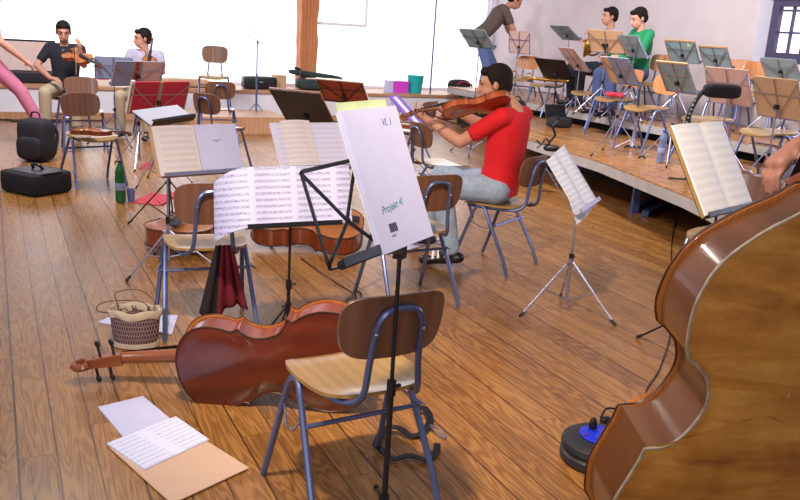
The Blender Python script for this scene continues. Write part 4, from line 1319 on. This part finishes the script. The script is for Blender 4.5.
# ------------------------------------------------------------------ things on the floor, front
def sheet(corners, name, mat, label, cat, z=.001, th=.004, matw=None):
    ps = [fl(*c) for c in corners]                     # TL, TR, BR, BL seen from the reader
    o = (ps[0] + ps[1] + ps[2] + ps[3]) / 4
    x = (ps[2] - ps[3]).normalized(); zz = V((0, 0, 1)); y = zz.cross(x)
    o = ps[3].copy(); o.z = z
    M_ = frame(o, x, y, zz); Mi = M_.inverted()
    q = [Mi @ V((p.x, p.y, z)) for p in ps]
    vs = [(v.x, v.y, h) for h in (0, th) for v in (q[3], q[2], q[1], q[0])]
    ob = MB().add(vs, [(3, 2, 1, 0), (4, 5, 6, 7), (0, 1, 5, 4), (1, 2, 6, 5), (2, 3, 7, 6), (3, 0, 4, 7)]).build(name, mat, mw=M_, smooth=False)
    return tag(ob, label, cat)
sheet([(98, 408), (143, 397), (173, 422), (125, 440)], 'paper_sheet', m_paperV, 'blank white sheet on the floor, left of the printed booklet', 'paper')
sheet([(110, 450), (178, 425), (249, 470), (172, 506)], 'card_folder', m_manila, 'manila folder on the floor under the printed booklet', 'folder', .0055, .004)
o = sheet([(107, 447), (176, 420), (209, 443), (145, 473)], 'music_booklet', m_mus_fl, 'printed music booklet lying on the manila folder in the foreground', 'sheet music', .010, .006)
o = sheet([(98, 323), (118, 314), (178, 316), (172, 335)], 'paper_sheets', m_paperV, 'white papers on the floor under the woven basket', 'paper', .001, .005)
sheet([(373, 247), (420, 233), (440, 240), (392, 256)], 'paper_sheets', m_paperV, 'white papers on the floor under the chair behind the drawing pad', 'paper', .001, .005)
sheet([(157, 202), (173, 193), (176, 196), (162, 206)], 'red_folder', m_red, 'red folder end on the floor beside the pale open one', 'folder', .008, .004)
sheet([(130, 203), (152, 193), (176, 197), (160, 206)], 'red_folder', m_red, 'open red folder on the floor right of the green bottle', 'folder', .001, .004)
sheet([(139, 169), (146, 162), (152, 163), (150, 170)], 'red_card', m_red, 'small red card on the floor behind the green bottle', 'card', .001, .003)

# basket
c = fl(131, 351); c.y += .07
bk_ = empty('woven_basket', (c.x, c.y, .006), .1, 'woven dark purple basket with beige linen rim and cords beside the cello scroll', 'basket')
pr = [(.078, 0), (.085, .005), (.090, .05), (.096, .12), (.100, .165)]
MB().lathe(pr + [(.094, .165), (.086, .02), (0, .018)], 36, None, 1.15, .75).build('body', m_weave, bk_)
MB().lathe([(.0905, 0), (.0915, .022), (.084, .022)], 36, None, 1.15, .75).build('base_band', m_linen, bk_)
m = MB(); vs = []; N = 48
for i, (rr, z) in enumerate([(.1005, .142), (.1035, .150), (.1045, .172), (.099, .180), (.092, .172), (.092, .140)]):
    for k in range(N):
        a = 2 * math.pi * k / N; w = 1 + .03 * math.sin(a * 9 + i)
        vs.append((rr * w * 1.15 * math.cos(a), rr * w * .75 * math.sin(a), z + .006 * math.sin(a * 5)))
m.add(vs, [(i * N + k, i * N + (k + 1) % N, (i + 1) * N + (k + 1) % N, (i + 1) * N + k) for i in range(5) for k in range(N)])
m.build('linen_rim', m_linen, bk_)
for pts in ([(-.10, 0, .15), (-.16, -.03, .17), (-.14, -.04, .21), (-.05, -.02, .22), (.03, .02, .20), (.06, .03, .16)], [(-.08, .03, .17), (-.09, .02, .24), (0, .05, .25), (.07, .06, .20), (.08, .03, .165)],
            [(-.10, -.02, .16), (-.03, -.05, .19), (.0, -.06, .15), (.03, -.06, .19)]):
    MB().tube(pts, .0028, 6, smooth=6).build('cord', m_cord, bk_)

# cable reel
c = fl(597, 470); c = V((c.x + .02, c.y + .08, 0))
rl = empty('cable_reel', (c.x, c.y, 0), .3, 'black cable reel with bright blue sockets on the floor beside the double bass', 'cable reel')
MB().lathe([(0, 0), (.125, 0), (.142, .010), (.142, .035), (.132, .042), (.132, .052), (.142, .060), (.138, .078), (.115, .092), (.085, .097), (0, .098)], 40).build('housing', m_reel, rl)
MB().lathe([(0, .095), (.074, .095), (.078, .1005), (.072, .104), (0, .104)], 32).build('socket_plate', m_bluepl, rl)
for k in range(4):
    a = rad(20 + 90 * k)
    so = MB().lathe([(.013, .104), (.0215, .104), (.0215, .1065), (.013, .1065)], 20, Matrix.Translation((.042 * math.cos(a), .042 * math.sin(a), 0))).build('socket', m_bluepl, rl)
    MB().lathe([(0, .1042), (.0165, .1042), (.0165, .1052), (0, .1052)], 18, Matrix.Translation((.042 * math.cos(a), .042 * math.sin(a), 0))).build('socket_well', m_black, so)
MB().ell((-.062, .0, .106), (.014, .014, .008), 10).build('reset_button', m_redcloth, rl)
MB().lathe([(.014, .105), (.016, .125), (.012, .14), (.006, .15)], 14, Matrix.Translation((.042 * math.cos(rad(110)), .042 * math.sin(rad(110)), 0))).build('plug', m_black, rl)
p0 = V((c.x + .0, c.y + .04, .15))
def cable(pts, r, label, mat=None):
    o_ = V(pts[0])
    o = MB().tube([V(p) - o_ for p in pts], r, 6, smooth=6).build('cable', mat or m_black, loc=o_)
    return tag(o, label, 'cable')
cable([p0, p0 + V((.03, .02, .03)), p0 + V((.10, .03, .0)), (c.x + .20, c.y + .06, .02), (c.x + .26, c.y + .2, .006), fl(645, 395, .006), fl(660, 368, .006), fl(671, 330, .006), fl(671, 290, .006), fl(672, 240, .006), fl(678, 212, .006)], .004, 'thin black cable running from the reel along the floor to the stage')
pg = fl(606, 421, .02)
pgo = empty('power_plug', (pg.x, pg.y, .02), .2, 'black plug lying on the floor just behind the cable reel', 'plug')
MB().lathe([(0, -.02), (.016, -.02), (.020, -.005), (.018, .015), (.008, .03), (0, .03)], 14, Matrix.Rotation(rad(90), 4, 'Y')).build('plug_body', m_black, pgo)
for s_ in (-1, 1): MB().tube([(.028, s_ * .008, 0), (.052, s_ * .008, 0)], .0025, 6).build('pin', m_chrome, pgo)

# leather strap with buckles
def ribbon(path, w, mat, name, parent, th=.004):
    pts = catmull(path, 6)
    vs = []
    for i, p in enumerate(pts):
        d = (pts[min(i + 1, len(pts) - 1)] - pts[max(i - 1, 0)]).normalized(); sd = V((-d.y, d.x, 0)).normalized() * w / 2
        vs += [p + sd, p - sd, p - sd + V((0, 0, th)), p + sd + V((0, 0, th))]
    n = len(pts)
    fs = [(i * 4 + k, i * 4 + (k + 1) % 4, (i + 1) * 4 + (k + 1) % 4, (i + 1) * 4 + k) for i in range(n - 1) for k in range(4)] + [(0, 3, 2, 1), tuple((n - 1) * 4 + k for k in range(4))]
    return MB().add(vs, fs).build(name, mat, parent)
so = fl(410, 430)
st = empty('leather_strap', (so.x, so.y, 0), 0, 'black leather strap with buckle lying behind the legs of the nearest chair', 'strap')
L_ = lambda px, py, z=.004: fl(px, py, z) - V((so.x, so.y, 0))
ribbon([L_(376, 446), (L_(384, 430, .02)), L_(398, 428, .03), L_(412, 436, .012), L_(424, 432), L_(430, 420, .02), L_(424, 408, .03), L_(414, 412, .02)], .030, m_black, 'wide_band', st)
ribbon([L_(378, 447, .012), L_(392, 459, .01), L_(410, 456, .02), L_(426, 460, .01), L_(436, 452, .015), L_(437, 444, .02)], .026, m_black, 'lower_band', st)
MB().tube([L_(430, 425, .02), L_(440, 430, .03), L_(446, 438, .01), L_(438, 434, .012)], .003, 6, smooth=5, closed=True).build('buckle', m_chrome, st)
bs = fl(301, 258, .008); be = fl(352, 293, .008)
bow(bs, be, 'dark bow lying on the floor under the flat cello, near the small loop of cord')
cable([fl(353, 296, .006), fl(346, 300, .006), fl(350, 304, .006), fl(360, 300, .012), fl(361, 293, .006), fl(354, 291, .006), fl(359, 303, .006)], .004, 'small loop of black cord on the floor near the bow')

# cloth hanging on the chair
fr = fl(230, 300)
q0 = at(224, 251, 3.76); 
vs = []; NX, NZ = 26, 12
for jz in range(NZ + 1):
    v = jz / NZ
    for ix in range(NX + 1):
        u = ix / NX - .5
        w = .07 + .15 * v
        vs.append((u * w, .018 * math.sin(u * 22 + 1) * (.3 + v) , -v * (.33 - .03 * math.sin(u * 6)) + .03))
m = MB(); sl = [(j * (NX + 1) + i, j * (NX + 1) + i + 1, (j + 1) * (NX + 1) + i + 1, (j + 1) * (NX + 1) + i) for j in range(NZ) for i in range(NX)]
top = empty('hanging_cloth', (q0.x, q0.y, q0.z), rad(22), 'dark red and black cloth hanging from the frame of the middle left chair', 'cloth')
K2 = [f for k, f in enumerate(sl) if (k % NX) < 9]; K1 = [f for k, f in enumerate(sl) if (k % NX) >= 9]
for nm, ff, mt in (('red_half', K1, m_redcloth), ('black_half', K2, m_blkcloth)):
    o = MB().add(vs, ff).build(nm, mt, top); md = o.modifiers.new('t', 'SOLIDIFY'); md.thickness = .006

# bottle and cup
def bottle(p, h, mat, label, capm, lab=True, s=1.0):
    r = empty('bottle', p, 0, label, 'bottle')
    k = h / .33
    MB().lathe([(0, .004), (.030, 0), (.040, .01), (.041, .06), (.038, .10), (.041, .14), (.040, .20), (.036, .225), (.040, .235), (.034, .27), (.016, .305), (.013, .312), (.013, .322), (0, .322)], 24, Matrix.Scale(k, 4)).build('bottle_body', mat, r)
    MB().lathe([(0, .318), (.0155, .318), (.0155, .336), (0, .336)], 16, Matrix.Scale(k, 4)).build('bottle_cap', capm, r)
    if lab: MB().lathe([(.0415, .10), (.0422, .102), (.0422, .158), (.0415, .16)], 24, Matrix.Scale(k, 4)).build('paper_label', m_lab, r)
    return r
p = fl(119, 203); bottle((p.x, p.y + .04, 0), .33, m_bottle, 'green plastic bottle with blue-grey label standing on the floor', m_black)
p = fl(130, 202)
cu = empty('plastic_cup', (p.x, p.y + .03, 0), 0, 'clear plastic cup on the floor beside the green bottle', 'cup')
MB().lathe([(0, .002), (.026, 0), (.035, .10), (.0345, .10), (.0255, .004), (0, .004)], 20).build('cup_wall', m_water, cu)
MB().tube([(.035 * math.cos(t * math.pi / 8), .035 * math.sin(t * math.pi / 8), .10) for t in range(16)], .0015, 5, closed=True).build('rim', m_water, cu)
p = fl(660, 163, Z1); bottle((p.x, p.y, Z1 + .0001), .30, m_water, 'clear water bottle standing on the front edge of the stage', m_bluepl)

# bags at left
p = fl(31, 163)
bp = empty('backpack', (p.x, p.y + .15, 0), rad(-10), 'black backpack standing on the floor at left', 'backpack')
MB().ell((0, 0, .21), (.32, .24, .42), 24, .42).build('main_body', m_bag, bp)
MB().ell((0, -.12, .14), (.26, .09, .22), 18, .5).build('front_pocket', m_bag, bp)
MB().tube([(-.05, 0, .43), (-.03, 0, .475), (.03, 0, .475), (.05, 0, .43)], .009, 6, smooth=4).build('grab_loop', m_black, bp)
for s_ in (-1, 1): MB().tube([(s_ * .09, .10, .40), (s_ * .12, .17, .25), (s_ * .12, .11, .06)], .015, 6, smooth=4).build('shoulder_strap', m_bag, bp)
p = fl(25, 196)
cs = empty('soft_case', (p.x, p.y + .22, 0), rad(-28), 'black soft case lying flat in front of the backpack at left', 'bag')
MB().ell((0, 0, .09), (.44, .40, .18), 24, .22).build('case_body', m_bag, cs)
MB().ell((.02, -.01, .178), (.40, .30, .02), 20, .5).build('case_flap', m_black, cs)
MB().tube([(-.06, .03, .18), (-.04, .0, .22), (.04, .0, .22), (.06, .03, .18)], .012, 6, smooth=4).build('handle', m_black, cs)

# ------------------------------------------------------------------ things on the ledge
def led(px, a=A_L + .3):
    """spot on the ledge top below pixel column px"""
    lo, hi = -8, B_R
    b = b_at(px, 86, a)
    return rm(a, b, .4502)
def ledge_empty(name, px, a, label, cat, dz=0):
    p = led(px, a); return empty(name, (p.x, p.y, .4502 + dz), ROOM, label, cat)
e = ledge_empty('instrument_case', 27, A_L + .40, 'open instrument case with tan lined lid leaning against the window at left', 'case')
MB().ell((0, .05, .07), (.95, .36, .14), 22, .25).build('case_bottom', m_bag, e)
lid = MB().box((0, 0, .24), (.82, .05, .46)).build('case_lid', m_bag, e, smooth=False); lid.location = (0, .26, .10); lid.rotation_euler.x = rad(-12)
MB().box((0, -.032, .24), (.76, .016, .40)).build('lining', m_caseint, lid, smooth=False)
e = ledge_empty('paper_box', 103, A_L + .25, 'small open box with a red lid flap on the ledge behind the backrests', 'box')
MB().box((0, 0, .04), (.22, .16, .08)).build('box_body', m_paperC, e, smooth=False); MB().box((0, .02, .095), (.16, .14, .03)).build('red_flap', m_red, e, smooth=False)
e = ledge_empty('violin_case', 183, A_L + .35, 'low tan violin case on the ledge behind the red folder', 'case')
MB().ell((0, 0, .06), (.80, .26, .12), 22, .4).build('case_body', m_tan, e); MB().tube([(-.06, -.13, .06), (-.04, -.16, .06), (.04, -.16, .06), (.06, -.13, .06)], .008, 6, smooth=3).build('handle', m_black, e)
e = ledge_empty('music_case', 259, A_L + .30, 'black oblong case on the ledge left of the timber post', 'case')
MB().ell((0, 0, .095), (.52, .24, .19), 22, .25).build('case_body', m_black, e); MB().box((0, -.121, .11), (.06, .012, .02)).build('latch', m_chrome, e, smooth=False)
e = ledge_empty('tan_box', 279, A_L + .42, 'tan box beside the black oblong case on the ledge', 'box')
MB().box((0, 0, .10), (.17, .22, .20)).build('box_body', m_tan, e, smooth=False); MB().box((0, 0, .203), (.176, .226, .01)).build('box_lid', m_tan, e, smooth=False)
e = ledge_empty('instrument_case', 320, A_L + .34, 'open green-black long instrument case below the timber post', 'case')
MB().ell((0.04, 0, .09), (.86, .30, .17), 22, .35).build('case_bottom', m_casegrn, e)
l_ = MB().ell((0, 0, 0), (.92, .16, .09), 22, .5).build('case_lid', m_casegrn, e); l_.location = (-.02, .16, .22); l_.rotation_euler.y = rad(6)
MB().ell((.05, -.02, .165), (.62, .16, .05), 16, .5).build('lining', m_caseint, e)
MB().tube([(-.33, -.1, .10), (-.35, -.05, .22), (-.32, .05, .30), (-.40, .1, .33)], .02, 8, smooth=4).build('strap', m_black, e)
e = ledge_empty('magenta_box', 396, A_L + .28, 'magenta plastic box with white end on the ledge left of the turquoise bucket', 'box')
MB().box((.04, 0, .085), (.27, .22, .17)).build('box_body', m_magenta, e, smooth=False); MB().box((.04, 0, .178), (.285, .235, .018)).build('box_lid', m_magenta, e, smooth=False)
MB().box((-.135, 0, .095), (.075, .20, .19)).build('white_end', m_paperV, e, smooth=False)
e = ledge_empty('bucket', 415, A_L + .26, 'turquoise plastic bucket on the window ledge', 'bucket')
MB().lathe([(0, 0), (.105, 0), (.112, .02), (.135, .25), (.140, .27), (.145, .27), (.145, .285), (.136, .285), (.132, .27), (.105, .03), (0, .025)], 28).build('bucket_body', m_tealpl, e)
MB().tube([(.146 * math.cos(t), -.146 * math.sin(t) * .9, .26 - .13 * math.sin(t)) for t in [k * math.pi / 10 for k in range(11)]], .003, 5).build('handle', m_chrome, e)
e = ledge_empty('travel_bag', 459, A_L + .30, 'dark grey travel bag with red stripe on the ledge by the standing man', 'bag')
MB().ell((0, 0, .12), (.40, .26, .25), 22, .65).build('bag_body', m_bag, e)
MB().tube([(-.12, -.12, .16), (0, -.13, .21), (.16, -.13, .17), (.20, -.10, .10)], .016, 6, smooth=5).build('red_stripe', m_bagred, e)
MB().tube([(-.19, -.05, .10), (-.24, -.06, .14), (-.20, -.06, .22), (-.12, -.05, .22)], .012, 6, smooth=4).build('strap', m_black, e)
# cables on the floor along the wall
for i, (b0, b1, da) in enumerate(((b_at(-5, 124, A_L), b_at(60, 126, A_L), .25), (b_at(10, 124, A_L), b_at(80, 126, A_L), .38))):
    pts = [rm(A_L - da + .04 * math.sin(k * 2.1 + i), b0 + (b1 - b0) * k / 7, .012) for k in range(8)]
    cable(pts, .012, ('nearer' if i else 'farther') + ' dark cable along the foot of the window wall at left')
# purple booklet
make_stand('purple', (.115, 8.5, .54, 67, 48.9, .30, .36), 0, 'wire', m_tube, 'low tilted music stand holding the purple booklet near the ledge', legs=30, hub=.2, spread=.26)
p = at(405, 112, 8.6)
mw = frame((p.x - .02, p.y, .50), V((.55, -.8, 0)).normalized(), V((-.55, -.37, .75)), V((0, 0, 1)))
m_purp = plain('purple_card', (120, 84, 170), .6, var=.3, scale=30)
bo = on_desk('purple', 'booklet', m_purp, 'purple booklet on the low tilted stand above the violin chair near the ledge', 'booklet', w=.26, h=.41, th=.008)
MB().slab(1, 1, lambda u, v: (-.05 + u * .09, .03 + v * .36, .0055), lambda u, v: (0, 0, 1), .002).build('white_stripe', m_paperV, bo, smooth=False)

# ------------------------------------------------------------------ wind instruments on the stage
def sax(p, rz, s, label, lay=True):
    r = empty('saxophone', p, rz, label, 'saxophone', 'brass instruments on the stage chair')
    T = Matrix.Scale(s, 4)
    MB().tube([T @ V(q) for q in [(-.30, 0, .05), (-.1, 0, .045), (.12, 0, .045), (.22, 0, .05), (.28, .05, .06), (.24, .11, .07), (.10, .14, .08)]], .016 * s, 10, smooth=6, r2=.045 * s).build('body_tube', m_brass, r)
    MB().lathe([(.045 * s, 0), (.055 * s, .05 * s), (.085 * s, .10 * s), (.080 * s, .10 * s), (.048 * s, .045 * s)], 20, Matrix.Translation(T @ V((.10, .14, .08))) @ Matrix.Rotation(rad(-90), 4, 'Y')).build('bell', m_brass, r)
    MB().tube([T @ V(q) for q in [(-.30, 0, .05), (-.36, 0, .07), (-.40, .03, .12), (-.46, .04, .12)]], .010 * s, 8, smooth=4).build('neck', m_brass, r)
    for k in range(6):
        MB().lathe([(0, 0), (.018 * s, 0), (.018 * s, .006), (0, .008)], 12, Matrix.Translation(T @ V((-.22 + k * .075, -.005, .045 + .024 + k * .003)))).build('key', m_chrome, r)
    return r
p = seatpos(546, 84, Z1)
sax((p.x - .05, p.y, .875), rad(-20), 1.0, 'brass saxophone lying at the left on the chair behind the black solid stand')
sax((p.x + .10, p.y - .09, .885), rad(-14), .85, 'brass saxophone lying at the right on the chair behind the black solid stand')
def upright(foot, top, label, cat, name, lowmat):
    a, b = V(foot), V(top)
    r = empty(name, a, 0, label, cat)
    h = b.z - a.z
    MB().lathe([(0, .02), (.035, .02), (.026, .06), (.014, .12), (.013, h * .55), (.0001, h * .55)], 14).build('lower_joint', lowmat, r)
    MB().lathe([(0, h * .54), (.0135, h * .54), (.013, h * .86), (.009, h * .88), (.011, h), (0, h)], 14).build('upper_joint', m_ebony, r)
    m_ = MB()
    for k in range(9): m_.tube([(.014, -.008, h * (.2 + .07 * k)), (.020, -.012, h * (.2 + .07 * k) + .012)], .006, 6)
    m_.tube([(.018, -.010, h * .18), (.018, -.010, h * .8)], .003, 5)
    m_.build('keywork', m_chrome, r)
    for k in range(4):
        d = V((math.cos(k * 1.571 + .4), math.sin(k * 1.571 + .4), 0)); MB().tube([V((0, 0, .03)), d * .10 + V((0, 0, .008))], .009, 6).build('peg_foot', m_black, r)
    return r
p = fl(632, 148, Z1)
upright((p.x, p.y, Z1 + .0001), (p.x, p.y, 1.04), 'clarinet standing upright on its peg near the front of the stage', 'clarinet', 'clarinet', m_chrome)
p = fl(655, 126, Z1)
upright((p.x, p.y, Z1 + .0001), (p.x, p.y, 1.02), 'dark oboe standing upright behind the clarinet', 'oboe', 'oboe', m_ebony)
# bass clarinet with black cover
p = at(690, 170, 6.75); p.z = Z1
r = empty('bass_clarinet', (p.x, p.y, Z1), 0, 'black bass clarinet with curved neck in front of the rose-tan folder', 'clarinet')
g_ = lambda px, py: at(px, py, p.y) - V((p.x, p.y, Z1))
MB().tube([V((0, 0, .02)), g_(688, 126), g_(690, 112), g_(697, 99), g_(705, 89)], .026, 10, smooth=5, r2=.016).build('body_tube', m_ebony, r)
MB().tube([g_(704, 90), g_(708, 88), g_(712, 90)], .013, 8, smooth=4).build('neck', m_chrome, r)
MB().ell(g_(722, 91), (.30, .10, .115), 18, .5).build('cloth_cover', m_bag, r)
m_ = MB()
for k in range(8):
    q = g_(688.5 + k * 1.6, 122 - k * 4.2) + V((-.02, -.02, 0)); m_.ell(q, (.02, .02, .012), 8)
m_.build('keywork', m_chrome, r)
MB().tube([V((0, 0, .02)), V((.16, .05, .008))], .008, 6).tube([V((0, 0, .02)), V((-.14, .08, .008))], .008, 6).tube([V((0, 0, .02)), V((0, -.16, .008))], .008, 6).build('stand_feet', m_black, r)
# silver horn by the bass
p = fl(752, 212, Z1)
r = empty('euphonium', (p.x + .05, p.y + .05, Z1), rad(20), 'silver brass horn lying on the stage between the music board and the double bass', 'horn')
MB().lathe([(.14, 0), (.135, .01), (.08, .09), (.05, .20), (.035, Z1)], 28, Matrix.Translation((-.10, 0, .15)) @ Matrix.Rotation(rad(70), 4, 'Y')).build('bell', m_chrome, r)
MB().tube([(.2, 0, .05), (.36, 0, .05), (.42, .06, .06), (.36, .12, .06), (.12, .12, .06), (.08, .08, .06)], .022, 8, smooth=5).build('tubing', m_chrome, r)
for k in range(3): MB().tube([(.16 + k * .05, -.05, .03), (.16 + k * .05, -.05, .17)], .018, 10).build('valve', m_chrome, r)
# black heap on the stage: small case and cables
p = fl(560, 128, Z1)
e = empty('small_case', (p.x, p.y + .1, Z1 + .0001), rad(20), 'small black open case on the stage floor under the black solid stand', 'case')
MB().ell((0, 0, .06), (.30, .20, .12), 18, .4).build('case_body', m_bag, e)
l_ = MB().box((0, 0, .09), (.28, .02, .18)).build('case_lid', m_black, e, smooth=False); l_.location = (0, .09, .09); l_.rotation_euler.x = rad(-20)
m_.v = []
p = fl(552, 152, Z1)
r = empty('clamp_arm', (p.x, p.y + .05, Z1), 0, 'black bent cable arm at the stage edge behind the chair of the man in red', 'clamp arm')
MB().tube([(0, 0, .01), (-.03, 0, .08), (.02, 0, .16), (-.01, -.01, .24), (.04, 0, .30), (.02, 0, .34)], .013, 6, smooth=5).build('arm', m_black, r)
MB().tube([(-.14, .02, .02), (-.08, 0, .07), (-.02, 0, .05), (-.06, .01, .12), (-.10, .02, .06), (-.15, .0, .10)], .008, 6, smooth=6).build('cord', m_black, r)
MB().ell((0, 0, .03), (.16, .12, .06), 14, .6).build('clamp', m_black, r)
p = seatpos(615, 98, Z1)
c_ = MB().ell((0, 0, .02), (.22, .16, .05), 18, .8)
for k in range(5): c_.ell((random.uniform(-.08, .08), random.uniform(-.06, .06), .035), (.10, .07, .045), 10)
o = c_.build('red_cloth', m_red, loc=(p.x, p.y, .872)); md = o.modifiers.new('r', 'REMESH'); md.mode = 'VOXEL'; md.voxel_size = .012; md.use_smooth_shade = True
tag(o, 'crumpled bright red cloth on a stage chair seat', 'cloth')
for i, (px, py, l) in enumerate(((516, 113, 'dark bag on the stage floor behind the head of the man in red'), (583, 119, 'black cloth bag on the stage under the chair before the horn player'))):
    p = fl(px, py, Z1)
    e = empty('cloth_bag', (p.x, p.y, Z1 + .0001), .4 * i, l, 'bag')
    MB().ell((0, 0, .09), (.34, .24, .18), 18, .75).build('bag_body', m_bag, e); MB().tube([(-.08, 0, .16), (0, 0, .24), (.08, 0, .16)], .01, 6, smooth=4).build('strap', m_black, e)

#LIGHTS
def area(name, loc, target, size, power, rgb, sy=None):
    l = bpy.data.lights.new(name, 'AREA'); l.energy = power; l.color = rgb; l.size = size
    if sy: l.shape = 'RECTANGLE'; l.size_y = sy
    o = bpy.data.objects.new(name, l); COL.objects.link(o); o.location = loc
    o.rotation_euler = (V(target) - V(loc)).to_track_quat('-Z', 'Y').to_euler()
    return o
def spot(name, loc, target, power, rgb, ang, r=.12, blend=.9):
    l = bpy.data.lights.new(name, 'SPOT'); l.energy = power; l.color = rgb; l.spot_size = rad(ang); l.spot_blend = blend; l.shadow_soft_size = r
    o = bpy.data.objects.new(name, l); COL.objects.link(o); o.location = loc
    o.rotation_euler = (V(target) - V(loc)).to_track_quat('-Z', 'Y').to_euler()
spot('ceiling_spotlight', (-.5, 1.4, 3.4), (.5, 4.4, 0), 760, (1, .82, .60), 72, .09)
area('overhead_light', (-.1, 1.6, 3.5), (.1, 2.6, 0), .5, 22, (1, .86, .70))
area('overhead_light', (1.2, 7.2, 3.8), (3.6, 10.5, .9), .8, 250, (1, .93, .90))  # added fill, brightens the stage and the wall behind it
area('overhead_light', (-3.4, 7.6, 3.8), (-2.6, 12.0, .2), .8, 170, (.96, .95, 1.0))  # added fill for the low wall under the ledge
area('overhead_light', (-3, 6.5, 3.8), (-2.6, 7.5, 0), .7, 90, (1, .92, .86))
area('side_fill_light', (-3.6, .3, 2.4), (.8, 2.6, .6), 1.2, 70, (.86, .9, 1.0), 1.6)  # added fill from the viewer's left
area('rear_fill_light', (.1, -1.6, 1.5), (1.0, 2.0, .7), .9, 34, (1, .95, .88))  # added low fill from behind the viewer, for the back of the bass
w = bpy.data.worlds.new('room_air'); SC.world = w; w.use_nodes = True
bg = w.node_tree.nodes['Background']; bg.inputs[0].default_value = (.80, .84, 1.0, 1); bg.inputs[1].default_value = .32
SC.view_settings.view_transform = 'Standard'; SC.view_settings.look = 'None'; SC.view_settings.gamma = 1; SC.view_settings.exposure = 0
SC.view_settings.use_curve_mapping = False
